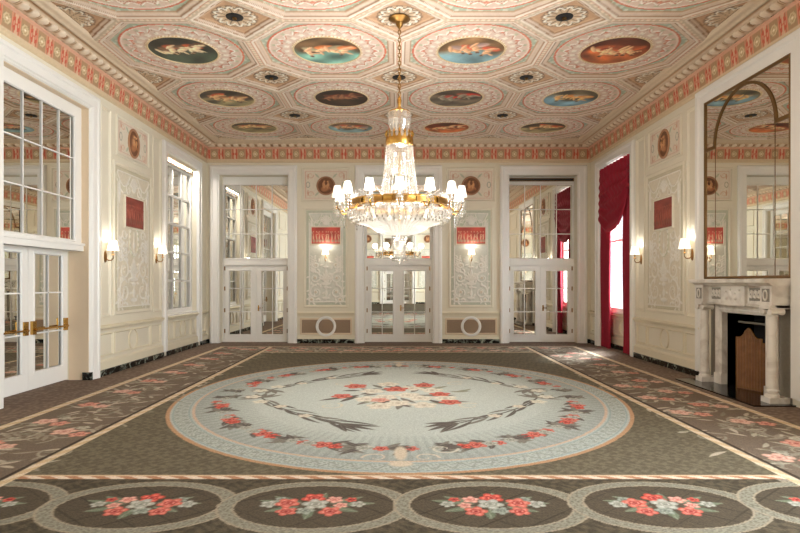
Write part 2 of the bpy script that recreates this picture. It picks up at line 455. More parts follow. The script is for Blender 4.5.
    # ------- side and back borders: leafy scrolls with roses
    def border_run(pts):
        for i, (x, y) in enumerate(pts):
            an = random.uniform(0, 6)
            for j in range(20):
                a = an + j * .55
                cv.leaf(x + random.uniform(-.5, .5), y + random.uniform(-.35, .35), a, random.uniform(.18, .36), .034, random.choice([(142, 132, 116), (164, 156, 138), (126, 120, 104), (176, 164, 146)]), None, curve=random.uniform(-.3, .3))
            cv.spiral(x + .34, y + .2, .2, an, 1.2, .034, (150, 142, 124)); cv.spiral(x - .36, y - .2, .18, an + 2, 1.2, .034, (138, 132, 116), -1)
            if i % 2 == 0 or random.random() < .3:
                p = [(196, 132, 114), (212, 160, 142), (160, 88, 78)]; q = [(204, 160, 142), (216, 180, 162), (176, 122, 108)]
                if i % 4: p, q = q, p
                cv.rose(x - .08, y + .02, .15, p); cv.rose(x + .16, y - .1, .12, q); cv.rose(x + .05, y + .2, .08, [(168, 164, 146), (184, 178, 160), (146, 140, 122)])
    for sx in (-1, 1):
        border_run([(sx * (4.14 + .26 * (-1) ** i), y) for i, y in enumerate(np.arange(4.2, 15.2, .5))])
        border_run([(sx * (4.14 + .2 * (-1) ** i), y) for i, y in enumerate(np.arange(-5, 4, 1.1))])
    border_run([(x, 15.2 + .15 * (-1) ** i) for i, x in enumerate(np.arange(-4.4, 4.5, .42))])
    border_run([(x, 14.75) for i, x in enumerate(np.arange(-3.3, 3.4, .42))])
    # front guilloche of ovals
    RA = (136, 138, 120)
    for yc in (4.49,):
        for i in range(-3, 4):
            xc = (i - .5) * 1.383 + (0 if i <= 0 else 0) + .01
            for sgn in (1,):
                W = cv.win(xc - .9, xc + .9, yc - .6, yc + .6)
                x = cv.X[W] - xc; y = cv.Y[W] - yc
                e = np.sqrt((x / .77) ** 2 + (y / .535) ** 2); e2 = np.sqrt((x / .63) ** 2 + (y / .42) ** 2)
                m = (e < 1) & (e2 > 1)
                cc = cv.c[W]
                t = np.arctan2(y, x)
                base = np.array((136, 132, 116.)) * np.ones(cc.shape)
                sc = (np.sin(t * 46 + np.sin(e * 60)) * np.sin(e * 95)) > .25
                base[sc] = (114, 110, 96)
                base[(e > .972) | (e2 < 1.03)] = (150, 138, 118)
                cc[m] = base[m]; cv.c[W] = cc
                inn = e2 <= 1
                lat = (np.abs(np.sin(x * 9 + y * 11)) < .09) | (np.abs(np.sin(x * 9 - y * 11)) < .09)
                cc = cv.c[W]; cc[inn] = (82, 73, 60); cc[inn & lat] = (68, 61, 49); cv.c[W] = cc
            bouquet(cv, xc, yc, 1.02, 1 if i % 2 else -1)
    # stripes: cream and tan rope bands
    def rope(m, s_, per=.2, dark=None):
        ph = (s_ / per) % 1
        k = np.where(ph[..., None] < .5, np.array((214, 196, 176.)), np.array((172, 128, 98.)))
        cv.c[m] = k[m]
    rope((np.abs(Y - 5.13) < .042) & (np.abs(X) < 3.45), X * 1.0 + (Y - 5.13) * 1.6, .24)
    cv.c[(np.abs(Y - 5.185) < .012) & (np.abs(X) < 3.45)] = (196, 170, 140)
    for off, w in ((3.49, .05), (4.82, .06)):
        m = (np.abs(np.abs(X) - off) < w) & (Y < 15.72)
        cv.c[m] = (196, 172, 138)
        m2 = m & (((Y * 1.0 + (np.abs(X) - off) * 1.5) / .3 % 1) < .45); cv.c[m2] = (210, 192, 166)
    m = (np.abs(np.abs(X) - 3.57) < .018); cv.c[m] = (64, 54, 44)
    cv.c[(np.abs(Y - 15.68) < .06)] = (200, 180, 150)
    cv.c[(np.abs(Y - 14.40) < .05) & (np.abs(X) < 3.5)] = (186, 166, 136)
    cv.c *= (1 + .08 * (rr - .5))[..., None]
    P = np.dstack([X, Y, 0.014 + 0 * X])
    P[0, :, 2] = P[-1, :, 2] = 0.001; P[:, 0, 2] = P[:, -1, 2] = 0.001
    grid_mesh('carpet', P, cv.c, CARPET, label='huge olive wool carpet with pale oval rose medallion and floral borders', cat='carpet', off=np.array([0, 9.0, 0]))
make_carpet()

# ------------------------------------------------------------------ ceiling
def ceil_fn(X, Y, paint):
    lx = (X + FX) % WX - WX / 2; ly = np.where(Y > YN, (Y - YN - WL / 2) * (WX / WL), ((Y - YN) % WY - WY / 2) * (WX / WY))
    ax, ay = np.abs(lx), np.abs(ly)
    A = WX / 2
    e = A - np.maximum(np.maximum(ax, ay), (ax + ay) / math.sqrt(2))
    diam = ((ax + ay) / math.sqrt(2)) > A
    ed = (ax + ay) / math.sqrt(2) - A
    r = np.hypot(lx, ly); th = np.arctan2(ly, lx)
    dx, dy = A - ax, A - ay; rd = np.hypot(dx, dy); td = np.arctan2(dy, dx)
    c = np.zeros(X.shape + (3,)); h = np.zeros(X.shape)
    CR, PE, GR, RD_, LT = (220, 198, 178), (198, 158, 124), (172, 182, 160), (212, 130, 100), (236, 222, 206)
    def set_(m, col, hh=None):
        c[m] = col
        if hh is not None: h[m] = hh if np.isscalar(hh) else hh[m]
    o = ~diam
    set_(o, GR, 1.0)
    # octagon mouldings
    for lo, hi, col, hh in ((0, .035, (206, 186, 160), 0), (.035, .052, (204, 150, 120), .03), (.05, .095, LT, 0.06), (.095, .112, (168, 128, 96), .25), (.112, .18, CR, .5), (.18, .2, (184, 146, 114), .8)):
        set_(o & (e >= lo) & (e < hi), col, hh)
    bead = o & (e < .03) & (np.sin(2 * PI * np.where(ax > ay, ly, lx) / .09) > 0)
    c[bead] = (236, 214, 190)
    sp = o & (e >= .2)
    # green spandrel ornament
    orn = sp & (r > 1.0) & ((np.sin(lx * 34) * np.sin(ly * 34)) > .35)
    c[orn] = (206, 206, 188); h[orn] = .9
    # round ring
    set_(sp & (r < 1.05), (214, 116, 86), .85); set_(sp & (r < 1.015), (236, 222, 206), .9); set_(sp & (r < .99), (222, 196, 178), 1.0)
    lob = sp & (r < .99) & (r > .62)
    k = 24
    f = np.cos(k * th)
    arch = np.abs(r - (.80 + .10 * np.abs(np.cos(k * th / 2)))) < .020
    arch2 = np.abs(r - (.90 - .10 * np.abs(np.sin(k * th / 2)))) < .014
    spoke = (np.abs(np.sin(k * th / 2)) < .09) & (r < .86)
    dots = (np.sin(k * th + PI / 2) > .55) & (np.abs(r - .94) < .028)
    flor = (f > .1) & (np.abs(r - .72) < .045)
    c[lob & spoke] = (186, 148, 124); c[lob & arch] = (246, 238, 226); h[lob & arch] = .8
    c[lob & arch2] = (198, 138, 112); c[lob & dots] = (196, 190, 160); c[lob & flor] = (238, 226, 210); h[lob & flor] = .85
    fl2 = lob & (np.cos(12 * th) > .93) & (np.abs(r - .84) < .03); c[fl2] = (216, 138, 112)
    set_(sp & (r < .63), (214, 176, 128), .8); bead2 = sp & (r < .63) & (r > .6) & (np.sin(60 * th) > 0); c[bead2] = (246, 236, 214)
    set_(sp & (r < .59), (120, 90, 62), 1.0)
    if paint is not None:
        pm = sp & (r < .59)
        n = np.sin(lx * 7 + np.floor(X / WX) * 3) * np.cos(ly * 6 + np.floor(Y) * 2)
        c[pm & (n > .3)] = (196, 160, 120); c[pm & (n < -.4)] = (96, 120, 118)
    # diamonds
    set_(diam, PE, 1.0)
    for lo, hi, col, hh in ((0, .035, (206, 186, 160), 0), (.035, .075, LT, .1), (.075, .092, (158, 118, 84), .3), (.092, .13, CR, .5), (.13, .148, (160, 118, 82), .8), (.148, .18, (206, 170, 136), .9)):
        set_(diam & (ed >= lo) & (ed < hi), col, hh)
    ros = diam & (rd < .34)
    pet = (np.abs(rd - (.22 + .09 * np.abs(np.cos(6 * td)))) < .022)
    c[ros] = (206, 178, 146); c[ros & (np.abs(np.sin(6 * td)) < .25)] = (112, 92, 74)
    c[ros & pet] = (240, 232, 216); h[ros & pet] = .85; c[diam & (np.abs(rd - .255 - .09 * np.abs(np.cos(6 * td))) < .012)] = (104, 84, 66)
    c[diam & (np.abs(rd - .345) < .012)] = (150, 120, 92)
    return c, h
def make_ceiling():
    xs = np.linspace(-FX, FX, 521)
    ys = np.concatenate([np.arange(YF + .1, 7.9, .055), np.arange(7.9, FY, .0185), [FY]])
    X, Y = np.meshgrid(xs, ys)
    c, h = ceil_fn(X, Y, True)
    P = np.dstack([X, Y, RIB + (PANEL - RIB) * h])
    grid_mesh('ceiling', P, c, ATTR, kind='structure', flip=True, smooth=False, off=np.array([0, 9.0, RIB]))
    MB().box(-HW - .5, HW + .5, YF - .5, YB + .5, PANEL + .06, PANEL + .2).build('ceiling', WHITE, kind='structure')
make_ceiling()

# cornice with painted frieze
def make_cornice():
    prof = [(0, 5.30), (.03, 5.31), (.05, 5.345), (.03, 5.37), (.035, 5.385)]
    n_fr = 14
    prof += [(.035 + .03 * k / n_fr, 5.39 + .31 * k / n_fr) for k in range(n_fr + 1)]
    prof += [(.10, 5.705), (.115, 5.725), (.10, 5.735)]
    n_c = 10
    a = [(.10 + .17 * math.sin(PI / 2 * k / n_c) , 5.735 + .075 * (1 - math.cos(PI / 2 * k / n_c))) for k in range(n_c + 1)]
    prof += a + [(.30, 5.812), (.31, 5.83), (.34, 5.832), (.36, 5.84), (.38, 5.80), (.40, 5.82), (.44, 5.835), (.47, 5.84), (.53, 5.845), (.53, 5.91)]
    pr = np.array(prof); T = len(pr)
    def run(T_, s0, s1, step, wk, ek, nm):
        S = np.arange(s0, s1 + step, step)
        Sg, Tg = np.meshgrid(S, np.arange(T))
        w = pr[:, 0][Tg]; v = pr[:, 1][Tg].copy()
        col = np.zeros(Sg.shape + (3,)) + np.array((216, 194, 166.))
        fr = (v > 5.39) & (v < 5.70) & (Tg < 5 + n_fr + 1)
        sc = Sg - (s0 + s1) / 2
        ph = (sc / .40 + .5) % 1 - .5
        t = (v - 5.545) / .155
        col[fr] = (176, 142, 106)
        a_ = np.abs(ph) * .40; z_ = t * .155
        col[fr & (a_ < .068)] = (216, 178, 146)
        bar = fr & (np.abs(a_ - .034 - .10 * np.abs(z_)) < .013); col[bar] = (196, 84, 60)
        bar = fr & (np.abs(a_ - .066 + .09 * np.abs(z_)) < .011); col[bar] = (202, 98, 72)
        dia = fr & (a_ + np.abs(z_) * .6 < .02); col[dia] = (206, 116, 88)
        b_ = (.5 - np.abs(ph)) * .40
        col[fr & (b_ < .12) & (np.abs(b_ - .112) < .008)] = (222, 150, 122)
        rr_ = np.hypot(b_, z_)
        col[fr & (rr_ < .088)] = (152, 138, 100); col[fr & (rr_ < .074)] = (212, 190, 152)
        col[fr & (rr_ < .05) & (np.cos(6 * np.arctan2(z_, b_)) < .2)] = (176, 150, 108); col[fr & (rr_ < .02)] = (248, 238, 212)
        col[fr & (np.abs(t) > .9)] = (226, 182, 156)
        cv_ = (Tg >= 5 + n_fr + 4) & (Tg < 5 + n_fr + 4 + n_c + 1)
        k = (Tg - (5 + n_fr + 4)) / n_c
        dp = (sc / .23) % 1 - .5
        egg = cv_ & (((dp / .30) ** 2 + ((k - .5) / .42) ** 2) < 1)
        col[cv_] = (210, 184, 154); col[egg] = (230, 212, 188)
        gap = cv_ & (np.abs(np.abs(dp) - .42) < .07) & (k > .2) & (k < .8); col[gap] = (154, 120, 86)
        col[(Tg > 5 + n_fr + 4 + n_c + 1) & (Tg < 5 + n_fr + 4 + n_c + 4)] = (196, 158, 122)
        w = w + np.where(egg, .022, 0); v = v - np.where(egg, .016, 0)
        col[(Tg < 5)] = (214, 192, 158)
        col[(Tg >= 5 + n_fr) & (Tg < 5 + n_fr + 4)] = (218, 168, 140)
        w_ = w * wk
        Sc = np.minimum(np.maximum(Sg, s0 + w * ek), s1 - w * ek)
        P = np.array([T_(0, 0, 0)]) * 0 + np.zeros(Sg.shape + (3,))
        if T_ is BK: P = np.dstack([Sc, YB - w_, v])
        if T_ is FR: P = np.dstack([Sc, YF + w_, v])
        if T_ is LF: P = np.dstack([-HW + w_, Sc, v])
        if T_ is RT: P = np.dstack([HW - w_, Sc, v])
        grid_mesh(nm, P, col, ATTR, kind='structure', smooth=False, flip=(T_ in (BK, RT)))
    kb = (YB - FY) / .53
    run(BK, -HW, HW, .0165, kb, 1, 'trim_1'); run(FR, -HW, HW, .04, kb, 1, 'trim_2')
    run(LF, YF, YB, .02, 1, kb, 'trim_3'); run(RT, YF, YB, .02, 1, kb, 'trim_4')
make_cornice()

# ceiling murals and vents
def mural(cx, cy, pal, seed, label, ks=1.0):
    t = thing('ceiling_painting', (cx, cy, PANEL - .005), label, 'painting', 'round paintings set in the ceiling coffers')
    rg = np.random.default_rng(seed)
    nr, nt_ = 26, 84
    R, TH = np.meshgrid(np.linspace(0, .585, nr), np.linspace(0, 2 * PI, nt_ + 1))
    x, y = R * np.cos(TH), R * np.sin(TH)
    sky, ground, figs, cloth = [np.array(q, float) for q in pal]
    n = sum(np.sin(x * a + b) * np.cos(y * c_ + d) for a, b, c_, d in rg.uniform(2, 14, (5, 4))) / 3
    k = np.clip((y + .12 * np.sin(x * 6 + seed)) / .3 + .5 + .5 * n, 0, 1)[..., None]
    col = ground * (1 - k) + sky * k
    col = col * (1 + .4 * n[..., None])
    def blob(px, py, a, b, rot, cc):
        cr, sr = math.cos(rot), math.sin(rot); X_ = x - px; Y_ = y - py
        d = ((X_ * cr + Y_ * sr) / a) ** 2 + ((-X_ * sr + Y_ * cr) / b) ** 2
        m = np.clip((1 - d) * 2.5, 0, 1)[..., None]
        sh = (1 + .25 * (Y_ * cr - X_ * sr) / b)[..., None]
        col[:] = col * (1 - m) + np.array(cc) * sh * m
    nf = int(rg.integers(4, 6))
    for i in range(nf):
        px = -.38 + .76 * (i + .5) / nf + rg.uniform(-.04, .04); py = rg.uniform(-.16, .12)
        ro = rg.uniform(.3, 2.8)
        cl = cloth if i % 2 else (cloth * .45 + sky * .6)
        blob(px + .05, py - .13, .20, .10, rg.uniform(-.6, .6), cl)
        blob(px, py, .15, .07, ro, figs)
        blob(px + .10 * math.cos(ro - .9), py + .10 * math.sin(ro - .9), .13, .032, ro - 1.4, figs * .9)
        blob(px - .12 * math.cos(ro), py - .12 * math.sin(ro), .15, .045, ro + .8, figs * .95)
        blob(px + .17 * math.cos(ro), py + .17 * math.sin(ro), .045, .05, 0, figs * .8)
        blob(px + .18 * math.cos(ro), py + .20 * math.sin(ro), .04, .03, 0, (70, 44, 26))
    y = y * ks; col = col * 1.12
    P = np.dstack([x + cx, y + cy, PANEL - .006 + 0 * x])
    grid_mesh('painted_panel', P, col, MURAL, parent=t, flip=False)
    MB(lambda u, v, w: (cx + u, cy + v * ks, PANEL - .001 + w)).lathe([(.58, .0), (.585, -.014), (.595, -.018), (.61, -.012), (.615, 0)], 48).build('gilt_rim', GILT, t, .6)
pals = {
    'teal': ((110, 150, 136), (96, 74, 52), (226, 176, 136), (206, 120, 70)),
    'dark': ((58, 40, 28), (40, 28, 20), (150, 100, 70), (120, 50, 36)),
    'gold': ((140, 128, 92), (66, 52, 36), (226, 182, 130), (196, 90, 50)),
    'blue': ((120, 152, 158), (120, 92, 64), (216, 166, 126), (190, 86, 60)),
    'fire': ((176, 96, 52), (92, 40, 22), (236, 186, 138), (150, 60, 30)),
}
ml = {(0, 1): ('teal', 'round ceiling painting of pale figures on a teal sky, wall of mirrored doors side of the big arm row'), }
rows = [
 (0, ('blue', 'gold', 'blue', 'gold'), 'row of paintings just above the wall with the crimson curtain pair of doors'),
]
MUR = [
 (0, 0, 'gold', 'gold and brown ceiling painting in the corner coffer farther from the curtain'),
 (0, 1, 'blue', 'pale blue ceiling painting at the end cornice, between chandelier and mirrored-window corner'),
 (0, 2, 'fire', 'fiery orange ceiling painting at the end cornice, between chandelier and curtain corner'),
 (0, 3, 'gold', 'gold and brown ceiling painting in the corner coffer above the crimson curtain'),
 (1, 0, 'gold', 'ceiling painting of golden reclining figures above the multi-pane mirrored window'),
 (1, 1, 'dark', 'darkest brown ceiling painting, with faint reddish figures'),
 (1, 2, 'teal2', 'grey-brown ceiling painting with bright red cloaks, next to the chandelier top'),
 (1, 3, 'blue2', 'ceiling painting of orange draped figures on blue, second row from end wall, fireplace side'),
 (2, 0, 'fire2', 'large dark green ceiling painting of pale figures, above the push-bar doors'),
 (2, 1, 'teal', 'large ceiling painting with teal sky and orange cloth, beside the chandelier chain'),
 (2, 2, 'blue', 'large ceiling painting with blue sky and dun figures, beside the chandelier chain'),
 (2, 3, 'fire', 'large fiery orange ceiling painting near the cornice above the fireplace'),
]
pals['teal2'] = ((112, 100, 84), (70, 58, 46), (150, 140, 120), (190, 50, 36))
pals['blue2'] = ((110, 146, 160), (92, 82, 60), (232, 180, 116), (220, 140, 70))
pals['fire2'] = ((64, 74, 58), (44, 40, 30), (240, 208, 168), (170, 80, 44))
for r_, c_, p_, lb in MUR:
    mural(-FX + WX * (c_ + .5), row_y(r_), pals[p_], 10 + r_ * 4 + c_, lb, WL / WX if r_ == 0 else 1.0)
VENTS = [
 (0, -1, 'smallest black ceiling vent between the darkest and the golden reclining paintings'),
 (0, 1, 'smallest black ceiling vent between the red cloak and orange draped paintings'),
 (0, 0, 'black ceiling vent hidden close behind the chandelier top'),
 (1, -1, 'black ceiling vent between the dark green, teal sky and darkest brown paintings'),
 (1, 0, 'black ceiling vent in the diamond right behind the chandelier chain'),
 (1, 1, 'black ceiling vent between the blue sky, fiery orange and red cloak paintings'),
 (2, -1, 'large black ceiling vent one diamond from the chain, on the push-bar door side'),
 (2, 1, 'large black ceiling vent one diamond from the chain, on the fireplace side'),
]
for r_, c_, lb in VENTS:
    x, y = c_ * WX, YN - WY * r_
    t = thing('ceiling_vent', (x, y, PANEL - .01), lb, 'vent', 'round black vents in the ceiling diamonds')
    MB().lathe([(0, -.01), (.11, -.012), (.13, -.005), (.135, .005)], 28, (x, y, PANEL - .01)).build('vent_cone', BLACK, t, .6)
    MB().lathe([(.02, -.03), (.035, -.03), (.035, -.01)], 16, (x, y, PANEL - .012)).build('vent_nozzle', OLDBRASS, t, .6)

# ------------------------------------------------------------------ walls with openings
def wall(name, T, u0, u1, holes, thick=.5, m=CREAM):
    us = sorted({u0, u1, *[h[0] for h in holes], *[h[1] for h in holes]}); vs = sorted({0.0, 6.0, *[h[2] for h in holes], *[h[3] for h in holes]})
    mb = MB(T)
    def inh(u, v): return any(h[0] < u < h[1] and h[2] < v < h[3] for h in holes)
    for i in range(len(us) - 1):
        for j in range(len(vs) - 1):
            a, b, c_, d = us[i], us[i + 1], vs[j], vs[j + 1]
            if inh((a + b) / 2, (c_ + d) / 2): continue
            for w in (0, -thick):
                mb.add([(a, c_, w), (b, c_, w), (b, d, w), (a, d, w)], [(0, 1, 2, 3)])
    for a, b, c_, d in holes:
        for p, q in (((a, c_), (a, d)), ((b, c_), (b, d)), ((a, d), (b, d)), ((a, c_), (b, c_))):
            if p[1] == q[1] == 0: continue
            mb.add([(*p, 0), (*q, 0), (*q, -thick), (*p, -thick)], [(0, 1, 2, 3)])
    for a, b, c_, d, bw in [h for h in holes if len(h) == 5]: pass
    return mb.build(name, m, kind='structure', recalc=False)

DOOR_H = 4.94
DC = (-4.26, 0.0, 4.26)        # centres of the end-wall door units
bh = [(c - 1.0, c + 1.0, 0.0, DOOR_H) for c in DC]
WIN = [(13.85, 15.95), (2.55, 4.65)]
WIN_F = [(-3.9, -1.8)]
wall('wall_back', BK, -HW - .5, HW + .5, bh)
wall('wall_front', FR, -HW - .5, HW + .5, bh)
LD = (8.1, 10.38)
rwins = WIN + WIN_F
wall('wall_left', LF, YF - .5, YB + .5, [(LD[0], LD[1], 0.0, 4.94)] + [(a, b, 0.98, DOOR_H) for a, b in rwins])
FO = (8.66, 9.83, 1.265)
wall('wall_right', RT, YF - .5, YB + .5, [(FO[0], FO[1], 0.0, FO[2])] + [(a, b, 0.0 if a > 13 else 0.98, DOOR_H) for a, b in rwins])
MB().box(-HW - .6, HW + .6, YF - .6, YB + .6, -.2, 0).build('floor', FLOORM, kind='structure')

CAS = [(-.29, 0), (-.29, .05), (-.26, .085), (-.20, .09), (-.18, .07), (-.06, .06), (-.04, .03), (-.02, .03), (0, .0)]
def casing(T, a, b, top, name, bottom=None, parent=None, m=WHITE, wd=.29):
    """three-sided mitred casing; the foot runs to the floor unless bottom is given"""
    k = wd / .29
    prof = [(d * k, w) for d, w in CAS]
    mb = MB(T); vs = []; n = len(prof)
    vb = 0.0 if bottom is None else bottom
    for d, w in prof:
        vs += [(a + d, vb, w), (a + d, top - d, w), (b - d, top - d, w), (b - d, vb, w)]
    fs = []
    for k_ in range(n - 1):
        for i in range(3):
            p = 4 * k_ + i; fs.append((p, p + 1, p + 5, p + 4))
    mb.add(vs, fs)
    return mb.build(name, m, parent, .5, recalc=False)

def muntins(mb, us, vs, u0, u1, v0, v1, w0, wd=.028, th=.02):
    for u in us: mb.box(u - wd / 2, u + wd / 2, v0, v1, w0, w0 + th)
    for v in vs: mb.box(u0, u1, v - wd / 2, v + wd / 2, w0, w0 + th)
def board(mb, u0, u1, v0, v1, gu0, gu1, gv0, gv1, w0, w1):
    """a flat frame round a glass opening"""
    mb.box(u0, gu0, v0, v1, w0, w1); mb.box(gu1, u1, v0, v1, w0, w1)
    mb.box(gu0, gu1, v0, gv0, w0, w1); mb.box(gu0, gu1, gv1, v1, w0, w1)
    mb.mould(gu0, gu1, gv0, gv1, [(-.03, w1), (-.025, w1 + .012), (-.008, w1 + .012), (.008, w1 - .01)])

def door_unit(T, c, n, tilt=0.0, handles=True):
    """tall mirrored unit: two leaves below a twelve-pane transom"""
    R = -.30
    t = thing('door_%d' % n, T(c, 0, R), None, None, kind='structure')
    casing(T, c - 1.0, c + 1.0, DOOR_H, 'casing', parent=t, wd=.28)
    mb = MB(T)
    mb.box(c - 1.0, c + 1.0, 0, DOOR_H, R - .12, R - .07)                    # back board
    board(mb, c - 1.0, c + 1.0, 2.28, DOOR_H, c - .95, c + .95, 2.5, 4.70, R - .07, R)
    mb.box(c - 1.0, c - .94, 0, 2.28, R - .07, R + .01); mb.box(c + .94, c + 1.0, 0, 2.28, R - .07, R + .01)
    mb.box(c - .94, c + .94, 0, .035, R - .07, R)
    mb.box(c - 1.0, c + 1.0, 2.3, 2.36, R, R + .03)
    mb.build('door_frame', WHITE, t, .4)
    tr = MB(T)
    tz = math.tan(math.radians(tilt))
    tr.add([(c - .97, 2.47, R - .035), (c + .97, 2.47, R - .035), (c + .97, 4.73, R - .035 + 2.26 * tz), (c - .97, 4.73, R - .035 + 2.26 * tz)], [(0, 1, 2, 3)])
    tr.build('transom_mirror', MIRROR, t, recalc=False)
    mu = MB(T); muntins(mu, [c - .475, c, c + .475], [2.5 + .733, 2.5 + 1.467], c - .95, c + .95, 2.5, 4.7, R - .03, .022, .018)
    mu.build('transom_muntins', WHITE, t)
    for s in (-1, 1):
        a, b = sorted((c + s * .004, c + s * .935))
        g0, g1 = sorted((c + s * .16, c + s * .81))
        lf = MB(T); board(lf, a, b, .04, 2.27, g0, g1, .22, 2.13, R - .06, R - .01)
        lf.box(g0, g1, .22, 2.13, R - .06, R - .05)
        leaf = lf.build('door_leaf', WHITE, t, .4)
        mi = MB(T); dz = .0 if s < 0 else .0
        mi.add([(g0 - .01, .21, R - .042), (g1 + .01, .21, R - .042), (g1 + .01, 2.14, R - .042 + 1.9 * tz), (g0 - .01, 2.14, R - .042 + 1.9 * tz)], [(0, 1, 2, 3)])
        mi.build('door_mirror', MIRROR, leaf, recalc=False)
        mu = MB(T); muntins(mu, [(g0 + g1) / 2], [.90, 1.60], g0, g1, .22, 2.13, R - .036, .022, .018); mu.build('muntins', WHITE, leaf)
        for v in (.33, .95, 1.6, 2.2):
            h = MB(T); u = c + s * .937; h.box(u - .015, u + .015, v - .06, v + .06, R - .01, R + .018); h.build('hinge', OLDBRASS, leaf)
    if handles:
        h = MB(T); u = c + .07
        h.box(u - .02, u + .02, .93, 1.1, R - .01, R + .0); h.tube([(u, 1.02, R), (u, 1.02, R + .05), (u + .1, 1.02, R + .055)], .01)
        h.build('door_handle', BRASS, t, .5)
    return t
for i, c in enumerate(DC): door_unit(BK, c, i + 1, tilt=(.0, .35, .0)[i])
for i, c in enumerate(DC): door_unit(FR, c, i + 6)

# big doorway with brass push bars
def left_doorway():
    a, b = LD; T = LF
    t = thing('door_4', T((a + b) / 2, 0, -.37), None, None, kind='structure')
    casing(T, a, b, 4.94, 'casing', parent=t, wd=.27)
    mb = MB(T); R = -.13
    board(mb, a, b, 2.34, 4.94, a + .2, b - .24, 2.53, 4.72, R - .06, R)
    mb.box(a, b, 2.34, 2.46, R - .30, R + .04); mb.box(a, b, 2.44, 2.48, R, R + .07)
    mb.box(a, b, 2.4, 4.94, R - .12, R - .06)
    mb.build('transom_frame', WHITE, t, .4)
    g = MB(T); g.add([(a + .19, 2.52, R - .03), (b - .19, 2.52, R - .03), (b - .19, 4.73, R - .03), (a + .19, 4.73, R - .03)], [(0, 1, 2, 3)]); g.build('transom_mirror', MIRROR, t, recalc=False)
    w = (b - a - .4) / 4
    mu = MB(T); muntins(mu, [a + .2 + w * k for k in (1, 2, 3)], [3.26, 3.98], a + .2, b - .2, 2.53, 4.72, R - .028, .022, .018); mu.build('transom_muntins', WHITE, t)
    R = -.37; m_ = (a + b) / 2
    for s in (-1, 1):
        p, q = sorted((m_ + s * .003, m_ + s * 1.11)); g0, g1 = sorted((m_ + s * .17, m_ + s * .94))
        lf = MB(T); board(lf, p, q, .02, 2.36, g0, g1, .30, 2.25, R - .05, R)
        lf.box(g0, g1, .3, 2.25, R - .05, R - .04)
        leaf = lf.build('door_leaf', WHITE, t, .4)
        mi = MB(T); mi.add([(g0 - .01, .29, R - .03), (g1 + .01, .29, R - .03), (g1 + .01, 2.26, R - .03), (g0 - .01, 2.26, R - .03)], [(0, 1, 2, 3)]); mi.build('door_mirror', MIRROR, leaf, recalc=False)
        mu = MB(T); muntins(mu, [(g0 + g1) / 2], [.93, 1.6], g0, g1, .3, 2.25, R - .026, .024, .02); mu.build('muntins', WHITE, leaf)
        pb = MB(T); e0, e1 = m_ + s * .1, m_ + s * 1.0
        pb.tube([(e0, 1.0, R + .07), (e1, 1.0, R + .07)], .016, 10)
        for e in (e0, e1): pb.box(e - .045, e + .045, .92, 1.14, R, R + .05); pb.tube([(e, 1.0, R + .04), (e, 1.0, R + .08)], .02)
        pb.build('push_bar', BRASS, leaf, .5)
left_doorway()
jl = MB(LF); jl.box(LD[1] - .012, LD[1], 0, DOOR_H, -.36, -.005); jl.box(LD[0], LD[1], DOOR_H - .01, DOOR_H, -.12, -.005); jl.build('trim_8', TAN, kind='structure')
MB(LF).box(LD[1] - .04, LD[1] + .02, 0, .14, -.10, .06).build('baseboard_left', BMARBLE, kind='structure')

# windows
def window(T, a, b, n, mirrored):
    t = thing('window_%d' % n, T((a + b) / 2, .98, -.3), None, None, kind='structure')
    deep = a > 13 and not mirrored
    casing(T, a, b, DOOR_H, 'casing', bottom=0.0 if deep else .12, parent=t, wd=.25)
    if deep: MB(T).box(a, b, 0, .98, -.34, -.22).build('apron', CREAM, t)
    fr = MB(T); R = -.12 if mirrored else -.22
    board(fr, a, b, .98, DOOR_H, a + .16, b - .16, 1.1, 4.72, R - .08, R)
    fr.box(a - .0, b + .0, .95, .99, R - .08, -.15 if deep else .02)
    fr.build('window_frame', WHITE, t, .4)
    if mirrored:
        g = MB(T); g.add([(a + .15, 1.09, R - .05), (b - .15, 1.09, R - .05), (b - .15, 4.73, R - .05), (a + .15, 4.73, R - .05)], [(0, 1, 2, 3)])
        g.build('mirror_pane', MIRROR, t, recalc=False)
        mu = MB(T); w = (b - a - .32) / 3
        muntins(mu, [a + .16 + w, a + .16 + 2 * w], [1.1 + .724 * k for k in range(1, 5)], a + .16, b - .16, 1.1, 4.72, R - .045, .05, .035); mu.build('muntins', WHITE, t)
        MB(T).box(a, b, .98, DOOR_H, R - .14, R - .1).build('back_board', WHITE, t)
    else:
        g = MB(T); g.box(a + .15, b - .15, 1.09, 4.73, R - .05, R - .044); g.build('window_pane', GLASS, t)
        mu = MB(T); muntins(mu, [(a + b) / 2], [2.9], a + .16, b - .16, 1.1, 4.72, R - .045, .06, .04); mu.build('muntins', WHITE, t)
for i, (a, b) in enumerate(rwins):
    window(RT, a, b, 1 + i, False); window(LF, a, b, 4 + i, True)

